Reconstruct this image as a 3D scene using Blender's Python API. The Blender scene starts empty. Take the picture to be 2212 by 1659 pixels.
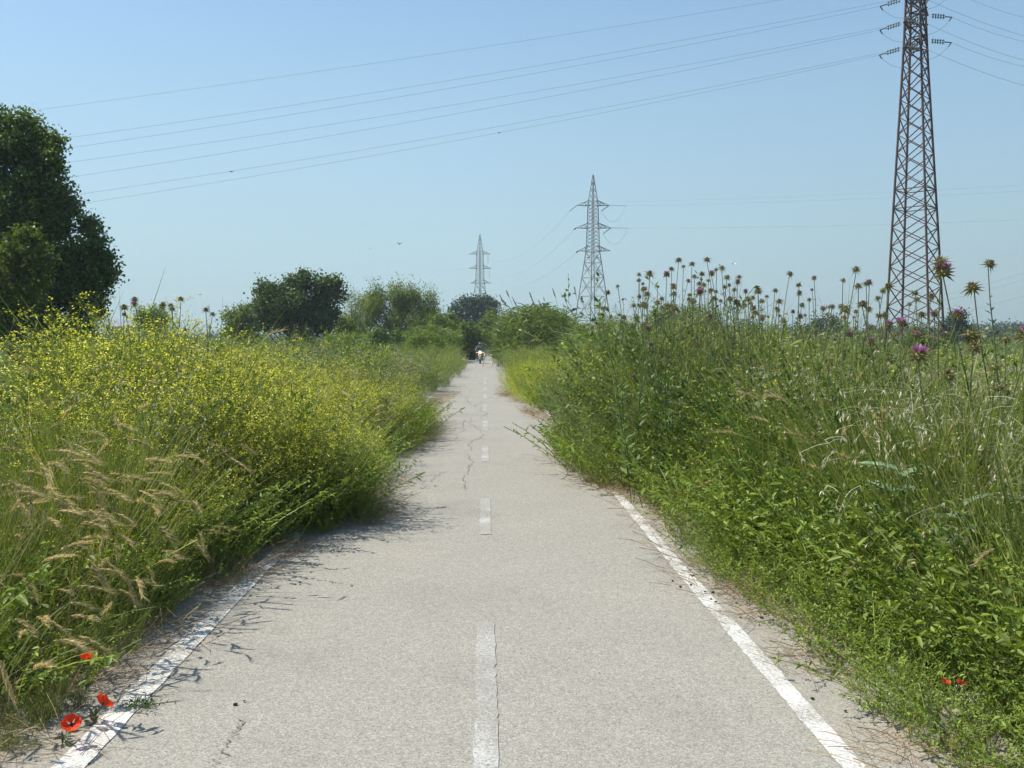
import bpy, math, random
import numpy as np
from mathutils import Vector, Matrix

# ------------------------------------------------------------------ camera, sky, sun
SC = bpy.context.scene
FPX = 2124.0            # focal length in pixels of a 2212 px wide frame
CAMZ = 1.65
YAW, PITCH = math.radians(-1.57), math.radians(-2.52)
cam_data = bpy.data.cameras.new("camera")
cam = bpy.data.objects.new("camera", cam_data)
SC.collection.objects.link(cam)
cam.location = (0, 0, CAMZ)
cam.rotation_euler = (math.radians(90) + PITCH, 0, YAW)
cam_data.sensor_width = 36
cam_data.lens = 36 * FPX / 2212
cam_data.clip_start = 0.05
cam_data.clip_end = 6000
SC.camera = cam

SUN_DIR = Vector((-0.70, 0.10, 0.0)).normalized()
SUN_EL = math.radians(57)
sun_vec = Vector((SUN_DIR.x * math.cos(SUN_EL), SUN_DIR.y * math.cos(SUN_EL), math.sin(SUN_EL)))
SUN_ROT = math.atan2(sun_vec.x, sun_vec.y)
W = bpy.data.worlds.new("World")
SC.world = W
W.use_nodes = True
nt = W.node_tree
sky = nt.nodes.new("ShaderNodeTexSky")
sky.sky_type = 'NISHITA'
sky.sun_disc = False
sky.sun_elevation = SUN_EL
sky.sun_rotation = SUN_ROT
sky.air_density = 1.0
sky.dust_density = 0.4
sky.ozone_density = 1.2
sky.altitude = 20
bg = nt.nodes["Background"]
bg.inputs[1].default_value = 0.143
# the thick pale air low over the plain: milky blue towards the horizon, brighter on the sun's side
wtc = nt.nodes.new("ShaderNodeTexCoord")
wsep = nt.nodes.new("ShaderNodeSeparateXYZ")
nt.links.new(wtc.outputs['Generated'], wsep.inputs[0])
wr = nt.nodes.new("ShaderNodeMapRange")
wr.interpolation_type = 'SMOOTHSTEP'
wr.inputs[1].default_value = -.08
wr.inputs[2].default_value = .46
wr.inputs[3].default_value = 1.0
wr.inputs[4].default_value = 0.0
nt.links.new(wsep.outputs['Z'], wr.inputs[0])
wx = nt.nodes.new("ShaderNodeMath")
wx.operation = 'MULTIPLY_ADD'
wx.inputs[1].default_value = -.46
wx.inputs[2].default_value = 1.0
wxm = nt.nodes.new("ShaderNodeMath")
wxm.operation = 'MAXIMUM'
wxm.inputs[1].default_value = -.02
nt.links.new(wsep.outputs['X'], wxm.inputs[0])
nt.links.new(wxm.outputs[0], wx.inputs[0])
wh = nt.nodes.new("ShaderNodeMix")
wh.data_type = 'RGBA'
wh.blend_type = 'MULTIPLY'
wh.inputs[0].default_value = 1
wh.inputs[6].default_value = (2.22, 3.12, 3.62, 1)
nt.links.new(wx.outputs[0], wh.inputs[7])
wm_ = nt.nodes.new("ShaderNodeMix")
wm_.data_type = 'RGBA'
nt.links.new(wr.outputs[0], wm_.inputs[0])
wt = nt.nodes.new("ShaderNodeMix")
wt.data_type = 'RGBA'
wt.blend_type = 'MULTIPLY'
wt.inputs[0].default_value = 1
wt.inputs[7].default_value = (.90, .99, .95, 1)
nt.links.new(sky.outputs[0], wt.inputs[6])
nt.links.new(wt.outputs[2], wm_.inputs[6])
nt.links.new(wh.outputs[2], wm_.inputs[7])
nt.links.new(wm_.outputs[2], bg.inputs[0])
sl = bpy.data.lights.new("sun", 'SUN')
sl.energy = 5.0
sl.angle = math.radians(0.5)
sl.color = (1.0, 0.95, 0.86)
so = bpy.data.objects.new("sun", sl)
SC.collection.objects.link(so)
so.rotation_euler = sun_vec.to_track_quat('Z', 'Y').to_euler()
SC.view_settings.view_transform = 'Standard'
SC.view_settings.look = 'None'
SC.view_settings.exposure = 0.36
SC.view_settings.gamma = 1.0
SC.cycles.use_denoising = True
SC.cycles.use_adaptive_sampling = True
SC.cycles.adaptive_threshold = 0.02
SC.cycles.max_bounces = 6
SC.cycles.diffuse_bounces = 3
SC.cycles.transmission_bounces = 4
SC.cycles.transparent_max_bounces = 4
SC.cycles.caustics_reflective = False
SC.cycles.caustics_refractive = False

# ------------------------------------------------------------------ helpers
rng = np.random.default_rng(7)
random.seed(7)
CAM_M = cam.rotation_euler.to_matrix()


def at(px, py, Y):
    """world point on the sight line of a pixel of the 2212 px frame at road distance Y"""
    d = CAM_M @ Vector(((px - 1106) / FPX, -(py - 829.5) / FPX, -1))
    t = Y / d.y
    return Vector((d.x * t, Y, CAMZ + d.z * t))


def R3(n):
    v = rng.normal(size=(n, 3))
    return v / np.linalg.norm(v, axis=1, keepdims=True)


def unit(v):
    return v / np.maximum(np.linalg.norm(v, axis=-1, keepdims=True), 1e-9)


class Geo:
    """collects quads/tris with a per vertex tint and per face material slot"""

    def __init__(s):
        s.v, s.t, s.f, s.m, s.n = [], [], [], [], 0

    def add(s, verts, faces, mat=0, tint=0.5):
        verts = np.asarray(verts, float).reshape(-1, 3)
        faces = np.asarray(faces, int)
        s.v.append(verts)
        s.t.append(np.broadcast_to(np.asarray(tint, float), (len(verts),)).copy())
        s.f.append(faces + s.n)
        s.m.append(np.full(len(faces), mat))
        s.n += len(verts)
        return s

    def leaves(s, P, D, Nn, L, Wd, mat=0, tint=None, fold=0.25):
        """diamond leaves: base P, direction D, rough normal Nn"""
        n = len(P)
        D = unit(D)
        S = unit(np.cross(D, Nn))
        U = np.cross(S, D)
        L = np.broadcast_to(L, (n,))[:, None]
        Wd = np.broadcast_to(Wd, (n,))[:, None]
        a = P
        m = P + D * L * 0.45
        b = m + S * Wd * 0.5 + U * Wd * fold
        c = P + D * L
        d = m - S * Wd * 0.5 + U * Wd * fold
        v = np.stack([a, b, c, d], 1).reshape(-1, 3)
        i = np.arange(n)[:, None] * 4
        f = np.concatenate([i + [[0, 1, 2, 3]]], 0)
        if tint is None:
            tint = rng.random(n)
        s.add(v, f, mat, np.repeat(np.broadcast_to(tint, (n,)), 4))

    def leaves6(s, P, D, Nn, L, Wd, mat=0, tint=None, fold=0.22, curl=.18):
        """pointed oval leaves folded along the midrib"""
        n = len(P)
        D = unit(D)
        S = unit(np.cross(D, Nn))
        U = np.cross(S, D)
        L = np.broadcast_to(L, (n,))[:, None]
        Wd = np.broadcast_to(Wd, (n,))[:, None]
        a = P
        t = P + D * L - U * L * curl
        m1 = P + D * L * .3 + U * L * .02
        m2 = P + D * L * .68 - U * L * curl * .4
        l1, r1 = m1 + S * Wd * .5 + U * Wd * fold, m1 - S * Wd * .5 + U * Wd * fold
        l2, r2 = m2 + S * Wd * .42 + U * Wd * fold, m2 - S * Wd * .42 + U * Wd * fold
        v = np.stack([a, l1, l2, t, r2, r1], 1).reshape(-1, 3)
        i = np.arange(n)[:, None] * 6
        f = np.concatenate([i + [[0, 1, 2, 3]], i + [[0, 3, 4, 5]]], 0)
        if tint is None:
            tint = rng.random(n)
        s.add(v, f, mat, np.repeat(np.broadcast_to(tint, (n,)), 6))

    def ribbons(s, P, Wd, mat=0, tint=None, side=None):
        """P (n,k,3) polylines, Wd (n,k) or scalar widths"""
        P = np.asarray(P, float)
        n, k, _ = P.shape
        Wd = np.broadcast_to(Wd, (n, k))
        T = np.gradient(P, axis=1)
        if side is None:
            side = R3(n)
        S = unit(np.cross(T, side[:, None, :] + 0 * T))
        a = P + S * Wd[..., None] * 0.5
        b = P - S * Wd[..., None] * 0.5
        v = np.stack([a, b], 2).reshape(n, k * 2, 3)
        base = (np.arange(n) * k * 2)[:, None, None]
        j = np.arange(k - 1)[None, :, None] * 2
        f = (base + j + np.array([0, 1, 3, 2])[None, None, :]).reshape(-1, 4)
        if tint is None:
            tint = rng.random(n)
        s.add(v.reshape(-1, 3), f, mat, np.repeat(np.broadcast_to(tint, (n,)), k * 2))

    def tubes(s, P, Rd, mat=0, tint=0.5, sides=4):
        P = np.asarray(P, float)
        if P.ndim == 2:
            P = P[None]
        n, k, _ = P.shape
        Rd = np.broadcast_to(Rd, (n, k))
        T = unit(np.gradient(P, axis=1))
        ref = np.where(np.abs(T[:, :1, 2:3]) > 0.9, np.array([1.0, 0, 0]), np.array([0, 0, 1.0]))
        A = unit(np.cross(T, ref + 0 * T))
        B = np.cross(T, A)
        ang = np.arange(sides) * 2 * math.pi / sides + math.pi / 4
        ring = P[:, :, None] + Rd[..., None, None] * (A[:, :, None] * np.cos(ang)[:, None] + B[:, :, None] * np.sin(ang)[:, None])
        v = ring.reshape(-1, 3)
        fs = []
        for q in range(sides):
            q2 = (q + 1) % sides
            base = (np.arange(n) * k * sides)[:, None] + np.arange(k - 1)[None] * sides
            base = base.reshape(-1)
            fs.append(np.stack([base + q, base + q2, base + sides + q2, base + sides + q], 1))
        s.add(v, np.concatenate(fs), mat, tint)

    def bars(s, A, B, w, mat=0, tint=0.5):
        A = np.asarray(A, float).reshape(-1, 3)
        B = np.asarray(B, float).reshape(-1, 3)
        s.tubes(np.stack([A, B], 1), np.broadcast_to(np.asarray(w, float).reshape(-1, 1) * 0.7, (len(A), 2)), mat, tint, 4)

    def mesh(s, name, mats, smooth=False):
        me = bpy.data.meshes.new(name)
        v = np.concatenate(s.v)
        t = np.concatenate(s.t)
        me.vertices.add(len(v))
        me.vertices.foreach_set("co", v.astype(np.float32).ravel())
        loops = np.concatenate([f.ravel() for f in s.f])
        sizes = np.concatenate([np.full(len(f), f.shape[1]) for f in s.f])
        starts = np.concatenate([[0], np.cumsum(sizes)[:-1]])
        me.loops.add(len(loops))
        me.loops.foreach_set("vertex_index", loops.astype(np.int32))
        me.polygons.add(len(sizes))
        me.polygons.foreach_set("loop_start", starts.astype(np.int32))
        me.polygons.foreach_set("material_index", np.concatenate(s.m).astype(np.int32))
        if smooth:
            me.polygons.foreach_set("use_smooth", np.ones(len(sizes), bool))
        me.update(calc_edges=True)
        at_ = me.attributes.new("tint", 'FLOAT', 'POINT')
        at_.data.foreach_set("value", t.astype(np.float32))
        for m in (mats if isinstance(mats, (list, tuple)) else [mats]):
            me.materials.append(m)
        return me


def link(name, data, parent=None, loc=None):
    o = bpy.data.objects.new(name, data)
    SC.collection.objects.link(o)
    if parent is not None:
        o.parent = parent
    if loc is not None:
        o.location = loc
    return o


def tag(o, label=None, cat=None, group=None, kind=None):
    if label: o['label'] = label
    if cat: o['category'] = cat
    if group: o['group'] = group
    if kind: o['kind'] = kind
    return o


def thing(name, label, cat, loc=(0, 0, 0), rz=0, group=None):
    o = link(name, None)
    o.location = loc
    o.rotation_euler = (0, 0, rz)
    return tag(o, label, cat, group)


def copy_tree(o, parent=None):
    c = o.copy()
    SC.collection.objects.link(c)
    if parent is not None:
        c.parent = parent
    for ch in list(o.children):
        copy_tree(ch, c)
    return c


# ------------------------------------------------------------------ materials
def newmat(name):
    m = bpy.data.materials.new(name)
    m.use_nodes = True
    n = m.node_tree
    n.nodes.clear()
    out = n.nodes.new("ShaderNodeOutputMaterial")
    return m, n, out


def N(n, typ, **kw):
    x = n.nodes.new(typ)
    for k, v in kw.items():
        setattr(x, k, v)
    return x


def plant_mat(name, c1, c2, trans=0.35, rough=0.5, var=0.25, tcol=(1.25, 1.25, 0.6)):
    """leaf material: tint attribute mixes two colours of the plant itself; part of the light passes through"""
    m, n, out = newmat(name)
    L = n.links.new
    a = N(n, "ShaderNodeAttribute", attribute_name="tint")
    mix = N(n, "ShaderNodeMix", data_type='RGBA')
    mix.inputs[6].default_value = (*c1, 1)
    mix.inputs[7].default_value = (*c2, 1)
    L(a.outputs['Fac'], mix.inputs[0])
    oi = N(n, "ShaderNodeObjectInfo")
    hsv = N(n, "ShaderNodeHueSaturation")
    mr = N(n, "ShaderNodeMapRange")
    mr.inputs[3].default_value = 1 - var
    mr.inputs[4].default_value = 1 + var
    L(oi.outputs['Random'], mr.inputs[0])
    L(mr.outputs[0], hsv.inputs['Value'])
    L(mix.outputs[2], hsv.inputs['Color'])
    p = N(n, "ShaderNodeBsdfPrincipled")
    p.inputs['Roughness'].default_value = rough
    p.inputs['Specular IOR Level'].default_value = 0.35
    L(hsv.outputs[0], p.inputs['Base Color'])
    if trans > 0:
        tr = N(n, "ShaderNodeBsdfTranslucent")
        mul = N(n, "ShaderNodeMix", data_type='RGBA', blend_type='MULTIPLY')
        mul.inputs[0].default_value = 1
        mul.inputs[7].default_value = (*tcol, 1)
        L(hsv.outputs[0], mul.inputs[6])
        L(mul.outputs[2], tr.inputs[0])
        ms = N(n, "ShaderNodeMixShader")
        ms.inputs[0].default_value = trans
        L(p.outputs[0], ms.inputs[1])
        L(tr.outputs[0], ms.inputs[2])
        L(ms.outputs[0], out.inputs[0])
    else:
        L(p.outputs[0], out.inputs[0])
    return m


def solid(name, col, rough=0.6, metal=0.0, noise=0.0, nscale=20, spec=0.4, emit=None, estr=0, coat=0):
    m, n, out = newmat(name)
    L = n.links.new
    p = N(n, "ShaderNodeBsdfPrincipled")
    p.inputs['Base Color'].default_value = (*col, 1)
    p.inputs['Roughness'].default_value = rough
    p.inputs['Metallic'].default_value = metal
    p.inputs['Specular IOR Level'].default_value = spec
    p.inputs['Coat Weight'].default_value = coat
    if noise:
        tc = N(n, "ShaderNodeTexCoord")
        nz = N(n, "ShaderNodeTexNoise")
        nz.inputs['Scale'].default_value = nscale
        nz.inputs['Detail'].default_value = 4
        L(tc.outputs['Object'], nz.inputs['Vector'])
        mr = N(n, "ShaderNodeMapRange")
        mr.inputs[1].default_value = .3
        mr.inputs[2].default_value = .7
        mr.inputs[3].default_value = 1 - noise
        mr.inputs[4].default_value = 1 + noise
        L(nz.outputs[0], mr.inputs[0])
        hs = N(n, "ShaderNodeHueSaturation")
        hs.inputs['Color'].default_value = (*col, 1)
        L(mr.outputs[0], hs.inputs['Value'])
        L(hs.outputs[0], p.inputs['Base Color'])
    if emit:
        p.inputs['Emission Color'].default_value = (*emit, 1)
        p.inputs['Emission Strength'].default_value = estr
    L(p.outputs[0], out.inputs[0])
    return m


def ramp(n, stops):
    r = N(n, "ShaderNodeValToRGB")
    e = r.color_ramp.elements
    while len(e) > 1:
        e.remove(e[-1])
    e[0].position, e[0].color = stops[0][0], (*stops[0][1], 1)
    for p, c in stops[1:]:
        x = e.new(p)
        x.color = (*c, 1)
    return r


def asphalt_nodes(n, worn_paint=0.0):
    """pale weathered chip seal: chips of several greys, fine grain, faint broad stains"""
    L = n.links.new
    tc = N(n, "ShaderNodeTexCoord")
    vo = N(n, "ShaderNodeTexVoronoi")
    vo.inputs['Scale'].default_value = 185
    L(tc.outputs['Object'], vo.inputs['Vector'])
    sep = N(n, "ShaderNodeSeparateColor")
    L(vo.outputs['Color'], sep.inputs[0])
    r = ramp(n, [(0.0, (.16, .15, .13)), (.12, (.235, .22, .19)), (.4, (.285, .27, .232)), (.75, (.33, .312, .265)), (1.0, (.43, .405, .34))])
    L(sep.outputs[0], r.inputs[0])
    n1 = N(n, "ShaderNodeTexNoise")
    n1.inputs['Scale'].default_value = 48
    n1.inputs['Detail'].default_value = 3
    n1.inputs['Roughness'].default_value = .75
    L(tc.outputs['Object'], n1.inputs['Vector'])
    r1 = ramp(n, [(.33, (.82, .82, .84)), (.5, (.99, .99, .99)), (.66, (1.11, 1.10, 1.07))])
    L(n1.outputs[0], r1.inputs[0])
    n2 = N(n, "ShaderNodeTexNoise")
    n2.inputs['Scale'].default_value = .9
    n2.inputs['Detail'].default_value = 6
    n2.inputs['Roughness'].default_value = .6
    L(tc.outputs['Object'], n2.inputs['Vector'])
    r2 = ramp(n, [(.3, (.86, .86, .87)), (.46, (.98, .98, .98)), (.6, (1, 1, 1)), (.75, (1.09, 1.06, 1.0))])
    L(n2.outputs[0], r2.inputs[0])
    m1 = N(n, "ShaderNodeMix", data_type='RGBA', blend_type='MULTIPLY')
    m1.inputs[0].default_value = 1
    L(r.outputs[0], m1.inputs[6])
    L(r1.outputs[0], m1.inputs[7])
    m2 = N(n, "ShaderNodeMix", data_type='RGBA', blend_type='MULTIPLY')
    m2.inputs[0].default_value = 1
    L(m1.outputs[2], m2.inputs[6])
    L(r2.outputs[0], m2.inputs[7])
    # chips seen from far merge into one tone: nothing else to do, the renderer averages them
    bump = N(n, "ShaderNodeBump")
    bump.inputs['Strength'].default_value = .4
    bump.inputs['Distance'].default_value = .006
    L(sep.outputs[1], bump.inputs['Height'])
    return tc, m2.outputs[2], bump


def mat_asphalt():
    m, n, out = newmat("path_asphalt")
    tc, col, bump = asphalt_nodes(n)
    p = N(n, "ShaderNodeBsdfPrincipled")
    p.inputs['Roughness'].default_value = .85
    geo = N(n, "ShaderNodeSeparateXYZ")
    n.links.new(tc.outputs['Object'], geo.inputs[0])
    ab = N(n, "ShaderNodeMath", operation='ABSOLUTE')
    n.links.new(geo.outputs['X'], ab.inputs[0])
    dn = N(n, "ShaderNodeTexNoise")
    dn.inputs['Scale'].default_value = 3.5
    dn.inputs['Detail'].default_value = 8
    dn.inputs['Roughness'].default_value = .7
    n.links.new(tc.outputs['Object'], dn.inputs['Vector'])
    sm = N(n, "ShaderNodeMath", operation='MULTIPLY_ADD')
    sm.inputs[1].default_value = 1.3
    n.links.new(dn.outputs[0], sm.inputs[0])
    n.links.new(ab.outputs[0], sm.inputs[2])
    dr = N(n, "ShaderNodeMapRange")
    dr.inputs[1].default_value = 2.05
    dr.inputs[2].default_value = 2.75
    dr.inputs[4].default_value = .45
    n.links.new(sm.outputs[0], dr.inputs[0])
    dm = N(n, "ShaderNodeMix", data_type='RGBA')
    dm.inputs[7].default_value = (.30, .26, .20, 1)
    n.links.new(dr.outputs[0], dm.inputs[0])
    n.links.new(col, dm.inputs[6])
    col = dm.outputs[2]
    p.inputs['Specular IOR Level'].default_value = .25
    n.links.new(col, p.inputs['Base Color'])
    n.links.new(bump.outputs[0], p.inputs['Normal'])
    n.links.new(p.outputs[0], out.inputs[0])
    return m


def mat_paint(name, thr, white):
    m, n, out = newmat(name)
    L = n.links.new
    tc, col, bump = asphalt_nodes(n)
    nz = N(n, "ShaderNodeTexNoise")
    nz.inputs['Scale'].default_value = 60
    nz.inputs['Detail'].default_value = 5
    nz.inputs['Roughness'].default_value = .8
    L(tc.outputs['Object'], nz.inputs['Vector'])
    nb = N(n, "ShaderNodeTexNoise")
    nb.inputs['Scale'].default_value = 2.2
    nb.inputs['Detail'].default_value = 5
    L(tc.outputs['Object'], nb.inputs['Vector'])
    ad = N(n, "ShaderNodeMath", operation='ADD')
    mu = N(n, "ShaderNodeMath", operation='MULTIPLY')
    mu.inputs[1].default_value = .6
    L(nb.outputs[0], mu.inputs[0])
    L(nz.outputs[0], ad.inputs[0])
    L(mu.outputs[0], ad.inputs[1])
    mr = N(n, "ShaderNodeMapRange")
    mr.inputs[1].default_value = thr - .06
    mr.inputs[2].default_value = thr + .06
    L(ad.outputs[0], mr.inputs[0])
    mix = N(n, "ShaderNodeMix", data_type='RGBA')
    mix.inputs[6].default_value = (*white, 1)
    L(mr.outputs[0], mix.inputs[0])
    L(col, mix.inputs[7])
    p = N(n, "ShaderNodeBsdfPrincipled")
    p.inputs['Roughness'].default_value = .7
    L(mix.outputs[2], p.inputs['Base Color'])
    bump.inputs['Strength'].default_value = .25
    L(bump.outputs[0], p.inputs['Normal'])
    L(p.outputs[0], out.inputs[0])
    return m


def mat_ground():
    m, n, out = newmat("ground_soil")
    L = n.links.new
    tc = N(n, "ShaderNodeTexCoord")
    nz = N(n, "ShaderNodeTexNoise")
    nz.inputs['Scale'].default_value = .35
    nz.inputs['Detail'].default_value = 12
    nz.inputs['Roughness'].default_value = .7
    L(tc.outputs['Object'], nz.inputs['Vector'])
    r = ramp(n, [(.3, (.035, .045, .015)), (.5, (.06, .085, .02)), (.65, (.10, .12, .035)), (.8, (.14, .12, .06))])
    L(nz.outputs[0], r.inputs[0])
    p = N(n, "ShaderNodeBsdfPrincipled")
    p.inputs['Roughness'].default_value = .95
    L(r.outputs[0], p.inputs['Base Color'])
    L(p.outputs[0], out.inputs[0])
    return m


M = {}
M['must_leaf'] = plant_mat("mustard_leaf", (.095, .15, .022), (.25, .30, .042), .33)
M['must_stem'] = plant_mat("mustard_stem", (.13, .19, .045), (.27, .30, .09), .12)
M['must_flower'] = plant_mat("mustard_flower", (.70, .66, .035), (.84, .80, .08), .35, tcol=(1, 1, .6), var=.1)
M['weed'] = plant_mat("weed_leaf", (.095, .155, .024), (.26, .33, .05), .33)
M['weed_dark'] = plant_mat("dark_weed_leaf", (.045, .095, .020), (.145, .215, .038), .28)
M['weed_grey'] = plant_mat("grey_weed_leaf", (.125, .165, .06), (.28, .31, .13), .26)
M['grass'] = plant_mat("grass_blade", (.11, .165, .03), (.31, .33, .085), .32)
M['straw'] = plant_mat("straw", (.38, .27, .13), (.62, .49, .27), .3, tcol=(1, .95, .8))
M['brown'] = plant_mat("dead_stalks", (.20, .12, .06), (.42, .30, .15), .2, tcol=(1, .9, .7))
M['ear'] = plant_mat("barley_ear", (.46, .37, .16), (.72, .61, .33), .38, tcol=(1, .9, .7), var=.2)
M['ear_green'] = plant_mat("green_ear", (.24, .24, .08), (.46, .38, .18), .35, tcol=(1, 1, .7), var=.2)
M['oat'] = plant_mat("oat_spikelet", (.55, .50, .34), (.78, .73, .58), .4, tcol=(1, 1, .9))
M['lilac'] = plant_mat("lilac_petal", (.42, .32, .50), (.66, .56, .72), .3, tcol=(1, .9, 1))
M['pinkdry'] = plant_mat("faded_seed_head", (.46, .37, .28), (.72, .62, .52), .3, tcol=(1, .9, .9))
M['th_stem'] = plant_mat("thistle_stem", (.05, .09, .025), (.20, .19, .10), 0, var=.2)
M['th_leaf'] = plant_mat("thistle_leaf", (.08, .15, .035), (.17, .24, .07), .3)
M['th_pale'] = plant_mat("marbled_thistle_leaf", (.12, .22, .07), (.50, .56, .44), .25, tcol=(1, 1, .8))
M['bract'] = plant_mat("thistle_bract", (.16, .16, .06), (.34, .30, .13), .15, var=.15)
M['th_brown'] = plant_mat("withered_florets", (.16, .08, .05), (.34, .19, .12), .1, var=.1, tcol=(1, .9, .8))
M['th_purple'] = plant_mat("purple_florets", (.36, .12, .28), (.58, .28, .48), .25, var=.1, tcol=(1, .7, 1))
M['poppy'] = plant_mat("poppy_petal", (.72, .035, .008), (.88, .10, .015), .4, var=.05, tcol=(1, .5, .3))
M['poplar'] = plant_mat("poplar_leaf", (.042, .088, .016), (.12, .175, .028), .32)
M['poplar_light'] = plant_mat("young_poplar_leaf", (.08, .14, .018), (.19, .25, .035), .4)
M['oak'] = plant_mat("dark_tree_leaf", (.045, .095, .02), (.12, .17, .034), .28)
M['tamarisk'] = plant_mat("feathery_tree_leaf", (.12, .19, .028), (.25, .32, .05), .38)
M['bluish'] = plant_mat("far_tree_leaf", (.035, .08, .038), (.08, .13, .055), .25)
M['reed'] = plant_mat("reed_leaf", (.09, .16, .025), (.24, .30, .06), .35)
M['plume'] = plant_mat("reed_plume", (.14, .09, .06), (.28, .19, .13), .2, tcol=(1, .9, .8))
M['bark'] = solid("bark", (.06, .05, .04), .9, noise=.35, nscale=6)
M['rust'] = solid("rusty_steel", (.085, .048, .040), .75, metal=.0, noise=.3, nscale=1.3)
M['galv'] = solid("galvanised_steel", (.21, .215, .205), .6, metal=.2, noise=.2, nscale=1)
M['insul'] = solid("insulator_glass", (.10, .13, .10), .3, spec=.6)
M['wire'] = solid("aluminium_cable", (.22, .23, .25), .6)
M['asphalt'] = mat_asphalt()
M['paint'] = mat_paint("edge_line_paint", .83, (.57, .56, .53))
M['paint_worn'] = mat_paint("worn_centre_paint", .72, (.47, .47, .45))
M['ground'] = mat_ground()
M['crack'] = solid("crack_fill", (.17, .16, .14), .95)

# ------------------------------------------------------------------ ground and path
YE = [0, 2.5, 4.25, 5.9, 7.24, 8.27, 8.6, 9.6, 10.8, 12.8, 14, 16.4, 18.5, 21, 24.3, 28, 35, 47, 60, 70, 90, 120]
LE = [1.95, 1.9, 1.75, 1.85, 1.66, 1.50, 1.04, 1.02, 1.22, 1.26, 1.2, .94, .90, 1.42, 1.56, 1.1, 1.2, 1.0, 1.05, 1.15, 1.2, 1.2]
YR = [0, 3.0, 3.8, 4.41, 5.7, 7.2, 9.4, 11.3, 12.8, 15, 17.2, 20, 22.8, 29.5, 37, 65, 90, 120]
RE = [1.88, 1.76, 1.72, 1.68, 1.68, 1.52, 1.66, 1.22, .98, 1.18, 1.26, 1.16, 1.0, .66, .68, .56, .7, .8]


def edgeL(y): return np.interp(y, YE, LE)


def edgeR(y): return np.interp(y, YR, RE)


def build_ground():
    g = Geo()
    xs = np.array([-2500, -600, -150, -40, -12, -6, -2.6, 2.6, 6, 12, 40, 150, 600, 2500.])
    ys = np.array([-60, -10, 0, 8, 20, 50, 100, 200, 500, 1200, 4000.])
    X, Y = np.meshgrid(xs, ys)
    v = np.stack([X, Y, np.zeros_like(X)], -1).reshape(-1, 3)
    nx = len(xs)
    i, j = np.meshgrid(np.arange(len(ys) - 1), np.arange(nx - 1), indexing='ij')
    a = (i * nx + j).ravel()
    f = np.stack([a, a + 1, a + nx + 1, a + nx], 1)
    g.add(v, f)
    o = link("ground", g.mesh("ground", M['ground']))
    tag(o, "overgrown soil and field surface under the weeds, flat to the horizon", None, None, "structure")


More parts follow.
